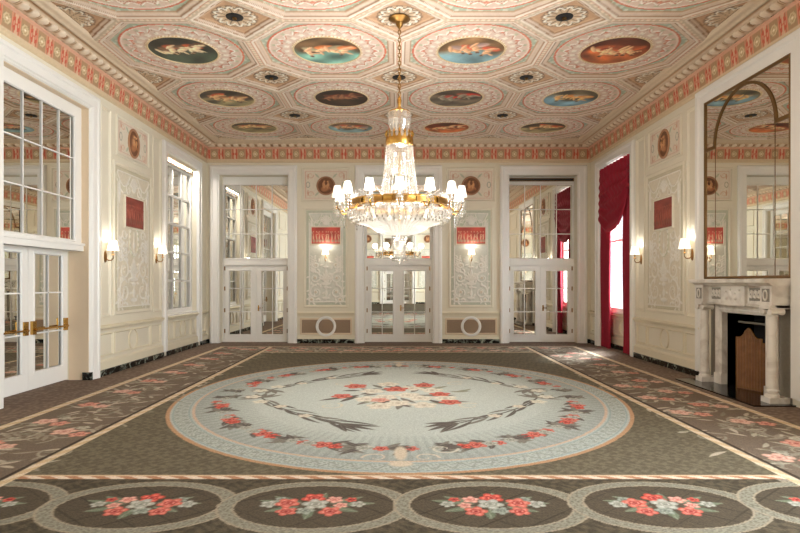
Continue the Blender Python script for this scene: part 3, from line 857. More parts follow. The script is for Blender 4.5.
# dado, panels, baseboards ------------------------------------------------------
PM = [(0, 0), (0, .022), (.012, .03), (.03, .03), (.045, .012), (.06, .012), (.07, 0)]
PT = [(0, 0), (.0, .02), (.01, .028), (.026, .014), (.034, 0)]
def dado(T, u0, u1, tag_n, circles=(), panels=3, deep=0.0, name='trim'):
    mb = MB(T)
    mb.rail(u0, u1, [(.845, deep), (.85, deep + .03), (.875, deep + .035), (.90, deep + .075), (.93, deep + .08), (.945, deep + .04), (.96, deep)])
    mb.rail(u0, u1, [(.12, deep), (.12, deep + .05), (.26, deep + .045), (.285, deep + .02), (.30, deep)])
    w = (u1 - u0)
    ws = [.2, .6, .2] if panels == 3 else [1.0]
    x = u0 + .08
    for k in ws:
        ww = (w - .16) * k
        mb.mould(x + .03, x + ww - .03, .36, .80, [(d, q + deep) for d, q in PT]); x += ww
    for cu in circles:
        ring = [(.20, deep), (.205, deep + .03), (.22, deep + .03), (.225, deep)]
        n = 32; vs = [(cu + r * math.cos(2 * PI * i / n) * .9, .58 + r * math.sin(2 * PI * i / n), q) for r, q in ring for i in range(n)]
        mb.add(vs, [(k * n + i, k * n + (i + 1) % n, (k + 1) * n + (i + 1) % n, (k + 1) * n + i) for k in range(3) for i in range(n)])
    return mb.build('%s_%d' % (name, tag_n), DADO, kind='structure', smooth=.4, recalc=False)
def base(T, u0, u1, nm, w=.06, w0=0.0):
    MB(T).rail(u0, u1, [(0, w0), (0, w0 + w), (.11, w0 + w), (.12, w0 + w - .015), (.12, w0)]).build(nm, BMARBLE, kind='structure')
tn = 10
for T, sg in ((LF, 'left'), (RT, 'right')):
    for (a, b, p) in ((10.62, 13.58, 3), (4.92, 7.90, 3), (-1.5, 2.3, 3), (13.86, 15.94, 3), (16.22, 16.74, 1), (2.56, 4.64, 3), (-3.9, -1.8, 3), (-6.5, -4.2, 1)):
        if sg == 'right' and a == 4.92: b = 7.90
        dado(T, a, b, tn, circles=[(a + b) / 2] if p == 3 else (), panels=p, deep=-.22 if (sg == 'right' and a == 13.86) else 0.0, name='trim'); tn += 1
        base(T, a, b, 'baseboard_' + sg, w0=-.22 if (sg == 'right' and a == 13.86) else 0.0)
for T, sg in ((BK, 'back'), (FR, 'front')):
    for a, b in ((-5.64, -5.55), (5.55, 5.64)): base(T, a, b, 'baseboard_' + sg)
    for c in (-2.13, 2.13):
        base(T, c - .84, c + .84, 'baseboard_' + sg, .06)
        mb = MB(T)
        mb.rail(c - .84, c + .84, [(.79, 0), (.80, .03), (.84, .035), (.87, .06), (.90, .06), (.92, 0)])
        mb.rail(c - .84, c + .84, [(.12, 0), (.12, .045), (.20, .04), (.22, 0)])
        mb.build('trim_%d' % tn, DADO, kind='structure', smooth=.4); tn += 1

# ------------------------------------------------------------------ relief panels
WH, BG, EDG = (236, 231, 219), (217, 217, 204), (196, 199, 180)
def relief(u0, u1, v0, v1, res, top_red=True, warm=0.0, seed=0, plaque=None):
    random.seed(seed)
    w, h = u1 - u0, v1 - v0
    cv = Cv(np.arange(-w / 2, w / 2 + res, res), np.arange(0, h + res, res), BG)
    X, Y = cv.X, cv.Y
    cv.c[...] = np.array(BG) * (1 - warm) + np.array((222, 211, 188)) * warm
    e = np.minimum(w / 2 - np.abs(X), np.minimum(Y, h - Y))
    cv.c[e < .075] = np.array(EDG) * (1 - warm) + np.array((206, 196, 168)) * warm
    cv.c[(e > .075) & (e < .1)] = WH; cv.h[(e > .075) & (e < .1)] = .012
    G = tuple(np.array((196, 202, 178)) * (1 - .8 * warm) + np.array((224, 212, 188)) * .8 * warm); D = .018
    hw = w / 2
    S = w / 1.16
    # swags at the top with shell and bow
    for s in (1, -1):
        pts = [(s * (.12 * S + (hw - .22) * t), h - .2 - .30 * math.sin(PI * t) * .8) for t in np.linspace(0, 1, 12)]
        cv.stroke(pts, .13, G, .012, taper=False)
        cv.stroke([(p[0], p[1] + .07) for p in pts], .03, WH, D, taper=False); cv.stroke([(p[0], p[1] - .07) for p in pts], .025, WH, D, taper=False)
        cv.leaf(s * (hw - .16), h - .22, -PI / 2, .55, .05, WH, None, D)
        cv.spiral(s * .24, h - .42, .13, PI / 2, 1.2, .035, WH, -s, D)
    for a in np.linspace(-1.1, 1.1, 7): cv.leaf(0, h - .36, PI / 2 + a, .24, .045, WH, (206, 200, 180), D)
    cv.ell(0, h - .38, .1, .07, 0, WH, .3, D)
    # candelabrum axis
    y0, y1 = .12, h * .56
    cv.stroke([(0, y0), (0, y1)], .022, WH, D, taper=False)
    for yy, a, b in ((.2, .13, .05), (.34, .05, .1), (.62, .16, .06), (.72, .1, .08), (.52, .08, .05), (.93, .05, .12), (1.12, .1, .035), (1.3, .035, .09)):
        yy = yy * h / 2.8
        cv.ell(0, yy, a * S, b, 0, WH, .3, D)
    for a in np.linspace(-1.2, 1.2, 7): cv.leaf(0, .72 * h / 2.8, PI / 2 + a, .26, .035, WH, (204, 198, 176), D)
    # rinceaux
    for s in (1, -1):
        for (x, y, r, hd) in ((.30, .38, .20, 1), (.32, .80, .17, -1), (.42, .16, .10, 1), (.30, 1.18, .12, 1)):
            x *= S; y *= h / 2.8; r *= min(S, 1.25)
            if y > y1 + .1: continue
            cv.spiral(s * x, y, r, PI / 2 if s > 0 else PI / 2, 1.35, .05, WH, -s * hd, D)
            for k in range(6):
                a = k * PI / 3 + .3
                cv.leaf(s * (x + r * .9 * math.cos(a)), y + r * .9 * math.sin(a), (a if s > 0 else PI - a) + .7, .13, .03, WH, None, D * .8)
            cv.rose(s * x, y, .055, [WH, (226, 216, 196), (206, 190, 160)], dh=D)
        for k in range(7):
            yy = h * .34 + k * .07 * h / 2.8; cv.leaf(s * (hw - .2), yy, PI / 2 + s * .7, .13, .03, WH, None, D * .7); cv.leaf(s * (hw - .2), yy, PI / 2 - s * .7, .13, .03, WH, None, D * .7)
    if plaque is None:   # ribbon wreath in the long side panels
        pass
    return cv
def put_relief(T, u0, u1, v0, v1, res, label, group, warm, seed, kindw):
    uc = (u0 + u1) / 2
    t = thing('wall_relief', T(uc, v0, .0), label, 'wall panel', group)
    cv = relief(u0, u1, v0, v1, res, warm=warm, seed=seed)
    if kindw:  # hanging oval wreath and pendant motifs below the plaque
        h = v1 - v0
        cv.ring(0, h * .50, .2, .32, .05, (206, 204, 176), dh=.018)
        for k in range(16):
            a = k * PI / 8; cv.leaf(.2 * math.cos(a), h * .50 + .32 * math.sin(a), a + 1.8, .1, .026, WH, None, .016)
        for s in (1, -1):
            for q in (.46, .54, .40): cv.spiral(s * .42, h * q, .12, 0, 1.2, .04, WH, s, .016)
    lift = .014 + cv.h
    lift[0, :] = lift[-1, :] = lift[:, 0] = lift[:, -1] = 0
    U = cv.X + uc; V = cv.Y + v0
    if T is BK: P = np.dstack([U, YB - lift, V])
    if T is FR: P = np.dstack([U, YF + lift, V])
    if T is LF: P = np.dstack([-HW + lift, U, V])
    if T is RT: P = np.dstack([HW - lift, U, V])
    grid_mesh('carved_field', P, cv.c, ATTR, parent=t, smooth=False, flip=(T in (LF, FR)))
    mb = MB(T); mb.mould(u0 - .075, u1 + .075, v0 - .075, v1 + .075, [(0, 0), (0, .02), (.015, .036), (.04, .036), (.055, .02), (.075, .02), (.08, .0)])
    mb.build('panel_moulding', CREAM, t, .4, recalc=False)
    return t
def plaque(T, uc, v0, w, h, label, bright):
    t = thing('wall_plaque', T(uc, v0, .03), label, 'plaque', 'red figured plaques on the walls')
    xs = np.arange(-w / 2, w / 2 + .005, .012); ys = np.arange(0, h + .005, .012)
    red = (196, 84, 70) if bright else (148, 72, 60)
    cv = Cv(xs, ys, red); hl = (232, 190, 158) if bright else (176, 104, 84)
    cv.c[:, :, :] *= (1 + .12 * np.sin(cv.X * 9) * np.sin(cv.Y * 17))[..., None]
    n = 9
    for i in range(n):
        x = -w / 2 + w * (i + .5) / n + random.uniform(-.02, .02); a = random.uniform(-.25, .25)
        cv.ell(x, h * .40, .026, h * .26, a, hl, .5, .012, .85); cv.ell(x + .02 * a, h * .73, .019, .026, 0, hl, .5, .012)
        cv.stroke([(x, h * .58), (x + random.choice((-1, 1)) * .05, h * (.5 + random.uniform(-.1, .25)))], .014, hl, .01)
        cv.ell(x + .015, h * .2, .05, h * .12, 0, [q * .8 for q in hl], .5, .01)
    cv.c[cv.Y < .035] = [q * .8 for q in hl]
    U = cv.X + uc; V = cv.Y + v0; L = .04 + cv.h
    P = {BK: lambda: np.dstack([U, YB - L, V]), FR: lambda: np.dstack([U, YF + L, V]), LF: lambda: np.dstack([-HW + L, U, V]), RT: lambda: np.dstack([HW - L, U, V])}[T]()
    grid_mesh('figured_tile', P, cv.c, ATTR, parent=t, smooth=False, flip=(T in (LF, FR)))
    MB(T).mould(uc - w / 2 - .03, uc + w / 2 + .03, v0 - .03, v0 + h + .03, [(0, .0), (0, .05), (.012, .06), (.026, .056), (.034, .038)]).build('plaque_frame', CREAM, t, .4, recalc=False)
def medallion(T, uc, vc, r, label, grp='bronze portrait medallions high on the walls', ry=None):
    t = thing('wall_medallion', T(uc, vc - r, .02), label, 'medallion', grp)
    ry = ry or r; k = ry / r
    n = 36
    def ringm(prof):
        mb = MB(T); vs = [(uc + a * math.cos(2 * PI * i / n), vc + a * k * math.sin(2 * PI * i / n), w) for a, w in prof for i in range(n)]
        mb.add(vs, [(q * n + i, q * n + (i + 1) % n, (q + 1) * n + (i + 1) % n, (q + 1) * n + i) for q in range(len(prof) - 1) for i in range(n)]); return mb
    ringm([(r * 1.16, .0), (r * 1.16, .03), (r * 1.08, .045), (r, .035), (r * .97, .02)]).build('medallion_rim', mat_rim, t, .5, recalc=False)
    R, TH = np.meshgrid(np.linspace(0, r, 14), np.linspace(0, 2 * PI, 49))
    x, y = R * np.cos(TH), R * k * np.sin(TH)
    col = np.zeros(x.shape + (3,)) + np.array((120, 78, 52.)); hh = .02 + 0 * x
    def blob(px, py, a, b, ro, cc, d):
        X_, Y_ = x - px * r, y - py * ry; cr, sr = math.cos(ro), math.sin(ro)
        q = np.clip((1 - ((X_ * cr + Y_ * sr) / (a * r)) ** 2 - ((-X_ * sr + Y_ * cr) / (b * r)) ** 2) * 1.8, 0, 1)
        col[:] = col * (1 - q[..., None]) + np.array(cc) * q[..., None]; hh[:] = np.maximum(hh, .02 + d * q)
    A_ = (206, 152, 104); B_ = (176, 118, 78)
    blob(-.1, -.35, .6, .4, .3, B_, .03); blob(-.25, .05, .22, .45, .2, A_, .04); blob(.25, 0, .2, .42, -.2, A_, .04)
    blob(-.2, .5, .15, .17, 0, A_, .045); blob(.22, .46, .14, .16, 0, A_, .045); blob(0, -.05, .5, .1, .4, A_, .035); blob(.45, -.3, .3, .12, -.9, B_, .03)
    U, V = x + uc, y + vc
    P = {BK: lambda: np.dstack([U, YB - hh, V]), FR: lambda: np.dstack([U, YF + hh, V]), LF: lambda: np.dstack([-HW + hh, U, V]), RT: lambda: np.dstack([HW - hh, U, V])}[T]()
    grid_mesh('carved_figures', P, col, ATTR, parent=t, flip=(T in (BK, RT)))
mat_rim = mat('medallion_rim', (176, 130, 96), 0.5, 0.2)

def small_panel(T, u0, u1, v0, v1, n):
    """painted square field with arabesques round the medallion"""
    res = .014
    cv = Cv(np.arange(u0, u1 + res, res), np.arange(v0, v1 + res, res), (226, 214, 194))
    uc, vc = (u0 + u1) / 2, (v0 + v1) / 2; hw, hh = (u1 - u0) / 2, (v1 - v0) / 2
    for sx in (1, -1):
        for sy in (1, -1):
            cv.spiral(uc + sx * hw * .68, vc + sy * hh * .62, min(hw, hh) * .2, 0, 1.3, .03, (216, 182, 156), sx * sy, .006)
            cv.leaf(uc + sx * hw * .5, vc + sy * hh * .75, math.atan2(-sy, -sx), .2, .03, (186, 188, 162), None, .005)
        cv.ring(uc + sx * hw * .80, vc, .05, .08, .02, (160, 160, 140))
        cv.leaf(uc + sx * hw * .8, vc - .14, -PI / 2, .2, .025, (206, 160, 134)); cv.leaf(uc + sx * hw * .8, vc + .14, PI / 2, .2, .025, (206, 160, 134))
    e = np.minimum(hw - np.abs(cv.X - uc), hh - np.abs(cv.Y - vc)); cv.c[(e > .05) & (e < .07)] = (214, 178, 156)
    L = .012 + cv.h; U, V = cv.X, cv.Y
    P = {BK: lambda: np.dstack([U, YB - L, V]), FR: lambda: np.dstack([U, YF + L, V]), LF: lambda: np.dstack([-HW + L, U, V]), RT: lambda: np.dstack([HW - L, U, V])}[T]()
    t = grid_mesh('trim_%d' % n, P, cv.c, ATTR, smooth=False, kind='structure', flip=(T in (LF, FR)))
    MB(T).mould(u0 - .06, u1 + .06, v0 - .06, v1 + .06, [(0, 0), (0, .02), (.015, .032), (.035, .032), (.05, .016), (.062, .0)]).build('moulding', CREAM, t, .4, recalc=False)

# end-wall bays
BAY = {-1: ('beside the tall mirrored doors nearest the brass push-bar doors', 'between centre doors and doors away from curtain'),
       1: ('', 'between centre doors and curtain-side doors')}
for s, c in ((-1, -2.13), (1, 2.13)):
    w = BAY[s][1]
    put_relief(BK, c - .58, c + .58, 1.12, 3.9, .011, 'narrow white and green relief panel ' + w, 'carved relief panels', 0.1, 3 + s, False)
    plaque(BK, c, 2.9, .84, .5, 'bright red figured plaque above a sconce, ' + w, True)
    medallion(BK, c, 4.62, .24, 'round bronze medallion high up ' + w)
    small_panel(BK, c - .66, c + .66, 4.2, 5.1, tn); tn += 1
    put_relief(FR, c - .58, c + .58, 1.12, 3.9, .03, 'carved relief panel seen only in mirrors, behind the viewer, ' + ('curtain side' if s > 0 else 'push-bar door side'), 'carved relief panels', 0.1, 3 + s, False)
    plaque(FR, c, 2.9, .84, .5, 'red plaque seen only in mirrors, behind the viewer, ' + ('curtain side' if s > 0 else 'push-bar door side'), True)
    medallion(FR, c, 4.62, .24, 'round medallion seen only in mirrors, behind the viewer, ' + ('curtain side' if s > 0 else 'push-bar door side'))
    # vent grilles in the dado
    for T, lb in ((BK, 'wide taupe grille with a ring, low ' + w), (FR, None)):
        if T is FR: continue
        t = thing('vent_grille', T(c, .24, 0), lb, 'vent', 'dado vent grilles')
        g = MB(T)
        for k in range(46):
            u = c - .70 + k * .0305
            g.box(u, u + .018, .30, .68, .012, .024)
        for k in range(13): g.box(c - .71, c + .71, .305 + k * .0305, .318 + k * .0305, .01, .02)
        g.build('lattice', GRILLE, t)
        MB(T).box(c - .72, c + .72, .29, .69, .003, .008).build('dark_backing', GRILLE_D, t)
        MB(T).mould(c - .76, c + .76, .25, .73, [(0, 0), (0, .03), (.02, .035), (.045, .028), (.05, .01)]).build('grille_frame', TAN, t, .4, recalc=False)
        n = 40; prof = [(.30, .01), (.30, .04), (.285, .05), (.24, .05), (.225, .035), (.215, .012)]
        mb = MB(T); vs = [(c + r * math.cos(2 * PI * i / n), .49 + r * math.sin(2 * PI * i / n), q) for r, q in prof for i in range(n)]
        mb.add(vs, [(k * n + i, k * n + (i + 1) % n, (k + 1) * n + (i + 1) % n, (k + 1) * n + i) for k in range(5) for i in range(n)])
        mb.build('ring_moulding', WHITE, t, .5, recalc=False)
# side-wall bays
for T, sd in ((LF, 'between the push-bar doors and the mirrored window'), (RT, 'between the fireplace and the crimson curtain')):
    put_relief(T, 11.32, 12.90, 1.20, 4.12, .0125, 'wide cream relief panel ' + sd, 'carved relief panels', 0.9, 8 if T is LF else 9, True)
    plaque(T, 12.11, 2.93, .84, .62, 'dull red figured plaque ' + sd, False)
    medallion(T, 12.11, 4.72, .22, 'oval bronze medallion high up ' + sd, ry=.27)
    small_panel(T, 11.42, 12.80, 4.38, 5.1, tn); tn += 1
    mb = MB(T)
    for a, b in ((10.76, 11.16), (13.06, 13.50)): mb.mould(a, b, 1.1, 5.15, PM)
    mb.build('trim_%d' % tn, CREAM, kind='structure', smooth=.4, recalc=False); tn += 1
    mb = MB(T)
    for a, b in ((5.6, 7.1), (-.9, 1.6)): mb.mould(a, b, 1.15, 4.15, PM); mb.mould(a, b, 4.35, 5.15, PM)
    mb.build('trim_%d' % tn, CREAM, kind='structure', smooth=.4, recalc=False); tn += 1
# black slots
for T, a, b, v, w, lb in ((LF, 13.9, 15.9, 4.80, -.11, 'black slot strip over the multi-pane mirrored window'), (BK, 3.3, 5.22, 4.82, -.28, 'black slot strip over the tall doors that reflect the curtain')):
    t = thing('air_slot', T((a + b) / 2, v, w), lb, 'air slot')
    MB(T).box(a, b, v, v + .055, w, w + .03).build('slot_opening', BLACK, t)
    MB(T).mould(a - .02, b + .02, v - .02, v + .075, [(0, w), (0, w + .035), (.01, w + .04), (.02, w + .03)]).build('slot_rim', OLDBRASS, t)

# ------------------------------------------------------------------ sconces
def make_sconce():
    t = thing('wall_sconce', (0, 0, 0), 'x', 'sconce', 'single-shade brass wall sconces')
    prof = [(0.0, -.02), (.03, -.02), (.05, -.012), (.055, 0)]
    mb = MB()
    n = 20; vs = [(r * math.cos(2 * PI * i / n), z, 2.1 * r * math.sin(2 * PI * i / n)) for r, z in prof for i in range(n)]
    mb.add(vs, [(k * n + i, k * n + (i + 1) % n, (k + 1) * n + (i + 1) % n, (k + 1) * n + i) for k in range(3) for i in range(n)])
    mb.build('backplate', OLDBRASS, t, .6)
    pts = [(0, -.015, -.03), (0, -.06, -.07), (0, -.12, -.07), (0, -.155, -.03), (0, -.15, .02)]
    MB().tube(pts, .011, 8).build('arm', OLDBRASS, t, .6)
    MB().lathe([(.0, .0), (.035, .01), (.03, .02), (.012, .03), (.012, .12), (0, .12)], 14, (0, -.15, .02)).build('candle_cup', OLDBRASS, t, .6)
    MB().lathe([(.11, .10), (.07, .29), (.066, .29), (.106, .10)], 24, (0, -.15, .02)).build('lamp_shade', SSHADE, t, .6)
    return t
sc0 = make_sconce()
SPOTS = [(-2.13, YB, 2.47, 0, 'brass sconce with glowing shade on the end-wall panel away from the curtain'),
         (2.13, YB, 2.47, 0, 'brass sconce with glowing shade on the end-wall panel on the curtain side'),
         (-HW, 10.96, 2.27, PI / 2, 'brass sconce on the pilaster beside the casing of the push-bar doors'),
         (-HW, 13.28, 2.33, PI / 2, 'brass sconce on the pilaster beside the multi-pane mirrored window'),
         (HW, 10.98, 2.31, -PI / 2, 'brass sconce on the pilaster beside the overmantel mirror'),
         (HW, 13.28, 2.31, -PI / 2, 'brass sconce on the pilaster beside the crimson curtain'),
         (-2.13, YF, 2.47, PI, 'sconce seen only in the mirrored doors, behind the viewer, push-bar door side'),
         (2.13, YF, 2.47, PI, 'sconce seen only in the mirrored doors, behind the viewer, curtain side')]
sl = []
for i, (x, y, z, r, lb) in enumerate(SPOTS):
    o = sc0 if i == 0 else copy_tree(sc0)
    o.location = (x, y, z); o.rotation_euler = (0, 0, r); o['label'] = lb
    d = Vector((0, -.15, .20)); d.rotate(Matrix.Rotation(r, 3, 'Z')); sl.append(Vector((x, y, z)) + d)

# ------------------------------------------------------------------ chandelier
CHX, CHY = 0.0, 8.88
def make_chandelier():
    t = thing('chandelier', (CHX, CHY, 2.1), 'large crystal chandelier with brass ring, bowl and white shaded candle arms', 'chandelier')
    def at(z): return (CHX, CHY, z)
    MB().lathe([(0, 0), (.16, 0), (.17, -.02), (.12, -.05), (.06, -.07), (.05, -.12), (.02, -.16), (0, -.16)], 24, at(PANEL - .01)).build('canopy', OLDBRASS, t, .6)
    z = PANEL - .17; k = 0
    while z > 4.66:
        lk = MB()
        R, r = .038, .0085
        pts = []
        for i in range(13):
            a = 2 * PI * i / 12
            dx, dz = R * .55 * math.cos(a), R * math.sin(a)
            pts.append((CHX + (dx if k % 2 else 0), CHY + (0 if k % 2 else dx), z + dz))
        lk.tube(pts, r, 6)
        lk.build('chain_link', OLDBRASS, t, .8)
        z -= .060; k += 1
    # crown: brass cage and glass cap
    MB().lathe([(.0, 4.66), (.02, 4.66), (.035, 4.6), (.02, 4.52), (.05, 4.46), (.16, 4.44), (.17, 4.42), (.16, 4.405), (.03, 4.40)], 28, (CHX, CHY, 0)).build('top_finial', BRASS, t, .6)
    MB().lathe([(.165, 4.42), (.175, 4.34), (.16, 4.22), (.12, 4.12), (.14, 4.05)], 28, (CHX, CHY, 0), ribs=14, amp=.06).build('glass_cap', CRYSTAL, t, .4)
    MB().lathe([(.19, 4.0), (.215, 4.01), (.22, 3.95), (.21, 3.90), (.19, 3.89)], 32, (CHX, CHY, 0)).build('crown_band', BRASS, t, .6)
    for i in range(16):
        a = 2 * PI * i / 16
        m = MB(); x, y = CHX + .21 * math.cos(a), CHY + .21 * math.sin(a)
        m.add([(x, y, 4.14), (x - .03 * math.sin(a), y + .03 * math.cos(a), 3.99), (x + .03 * math.sin(a), y - .03 * math.cos(a), 3.99)], [(0, 1, 2)])
        m.gem((x, y, 4.08), .02, .12)
        m.build('crown_point', BRASS, t)
    # inner stem
    MB().tube([(CHX, CHY, 4.5), (CHX, CHY, 2.55)], .02, 10).build('stem', BRASS, t, .6)
    # column of crystal strands
    N = 28
    for i in range(N):
        a = 2 * PI * i / N; m = MB()
        for k in range(20):
            q = k / 19; z = 3.88 - q * .82; r = .205 + .10 * q ** 1.5
            m.gem((CHX + r * math.cos(a), CHY + r * math.sin(a), z), .0165, .052, 5)
        m.build('crystal_strand', CRYSTAL, t)
    N = 18
    for i in range(N):
        a = 2 * PI * i / N; m = MB()
        for k in range(16):
            q = k / 15; z = 4.02 - q * .55; r = .12 + .04 * math.sin(q * PI)
            m.gem((CHX + r * math.cos(a), CHY + r * math.sin(a), z), .015, .05, 5)
        m.build('inner_strand', CRYSTAL, t); m = MB()
        for k in range(13):
            q = k / 12; z = 2.52 - q * .40; r = .115 - .03 * math.sin(q * PI * .9)
            m.gem((CHX + r * math.cos(a), CHY + r * math.sin(a), z), .021, .05, 5)
        m.build('tail_strand', CRYSTAL, t)
    # inner glowing cylinder lamps
    b = MB()
    for z in (3.75, 3.5, 3.25, 2.95):
        for i in range(3):
            a = 2 * PI * i / 3 + z; b.lathe([(0, -.03), (.022, -.01), (.022, .02), (0, .05)], 8, (CHX + .08 * math.cos(a), CHY + .08 * math.sin(a), z))
    b.build('inner_bulbs', BULB, t, .8)
    # brass ring with plaques
    MB().lathe([(.74, 3.03), (.78, 3.04), (.80, 3.025), (.79, 2.98), (.80, 2.935), (.77, 2.92), (.73, 2.92)], 56, (CHX, CHY, 0)).build('brass_ring', BRASS, t, .6)
    for i in range(14):
        a = 2 * PI * (i + .5) / 14
        m = MB(); m.lathe([(.797, -.04), (.812, -.036), (.815, 0), (.812, .036), (.797, .04)], 6, (CHX, CHY, 2.975), a0=a - .14, a1=a + .14); m.build('ring_plaque', OLDBRASS, t, .5)
    # rim of crystal chains joining ring and column
    for i in range(28):
        a = 2 * PI * i / 28; m = MB()
        for k in range(12):
            q = k / 11; r = .31 + .44 * q; z = 3.06 + .02 * q - .05 * math.sin(PI * q) + .03 * q
            m.gem((CHX + r * math.cos(a), CHY + r * math.sin(a), z + .03), .014, .045, 5)
        m.build('crystal_swag', CRYSTAL, t)
    # bowl (fluted)
    bp = [(.775, 2.88), (.79, 2.84), (.76, 2.78), (.70, 2.725), (.60, 2.68), (.50, 2.65), (.42, 2.62), (.36, 2.57), (.28, 2.53), (.18, 2.51), (.10, 2.50)]
    MB().lathe(bp, 112, (CHX, CHY, 0), ribs=56, amp=.035).build('crystal_bowl', BOWLM, t, .25)
    for i in range(56):
        a = 2 * PI * i / 56; m = MB()
        for (r, z) in ((.80, 2.86), (.81, 2.82), (.795, 2.775), (.75, 2.735), (.69, 2.70)):
            m.gem((CHX + r * math.cos(a), CHY + r * math.sin(a), z), .017, .066, 5)
        m.build('rim_drop', CRYSTAL, t)
    MB().lathe([(.0, 2.06), (.02, 2.08), (.05, 2.12), (.11, 2.15), (.13, 2.18), (.10, 2.2)], 20, (CHX, CHY, 0), ribs=10, amp=.06).build('bottom_finial', CRYSTAL, t, .4)
    b = MB()
    for i in range(10):
        a = 2 * PI * i / 10; b.lathe([(0, -.04), (.03, -.01), (.03, .02), (0, .06)], 8, (CHX + .52 * math.cos(a), CHY + .52 * math.sin(a), 2.83))
    b.build('bowl_bulbs', BULB, t, .8)
    # arms
    proto = None
    for i in range(14):
        a = 2 * PI * i / 14 - PI / 2
        if proto is None:
            pts = [(.79, 0, 2.96), (.85, 0, 2.90), (.92, 0, 2.89), (.965, 0, 2.94), (.97, 0, 3.02)]
            def Tr(u, v, w): return (CHX + u, CHY + v, w)
            arm = MB(Tr).tube(pts, .013, 8).build('candle_arm', BRASS, t, .6)
            MB(Tr).lathe([(.0, 2.99), (.03, 3.0), (.055, 3.03), (.05, 3.035), (.014, 3.03), (.014, 3.12), (0, 3.12)], 14, (.97, 0, 0)).build('candle_cup', CRYSTAL, arm, .5)
            MB(Tr).lathe([(.082, 3.105), (.048, 3.275), (.045, 3.275), (.079, 3.105)], 20, (.97, 0, 0)).build('lamp_shade', SHADE, arm, .6)
            for k in range(5):
                b_ = 2 * PI * k / 5; dr = MB(Tr)
                for j in range(4): dr.gem((.97 + .052 * math.cos(b_), .052 * math.sin(b_), 3.0 - j * .045), .011, .05, 5)
                dr.build('crystal_drop', CRYSTAL, arm)
            dr = MB(Tr)
            for j in range(5): dr.gem((.90, 0, 2.87 - j * .045), .013, .05, 5)
            dr.build('crystal_drop', CRYSTAL, arm)
            # bake the arm's own frame at the chandelier axis
            proto = arm; arm.rotation_euler = (0, 0, a)
        else:
            c = copy_tree(proto, t); c.rotation_euler = (0, 0, a)
    for o in t.children:
        if o.name.startswith('candle_arm'): o.location.z = -.035
make_chandelier()

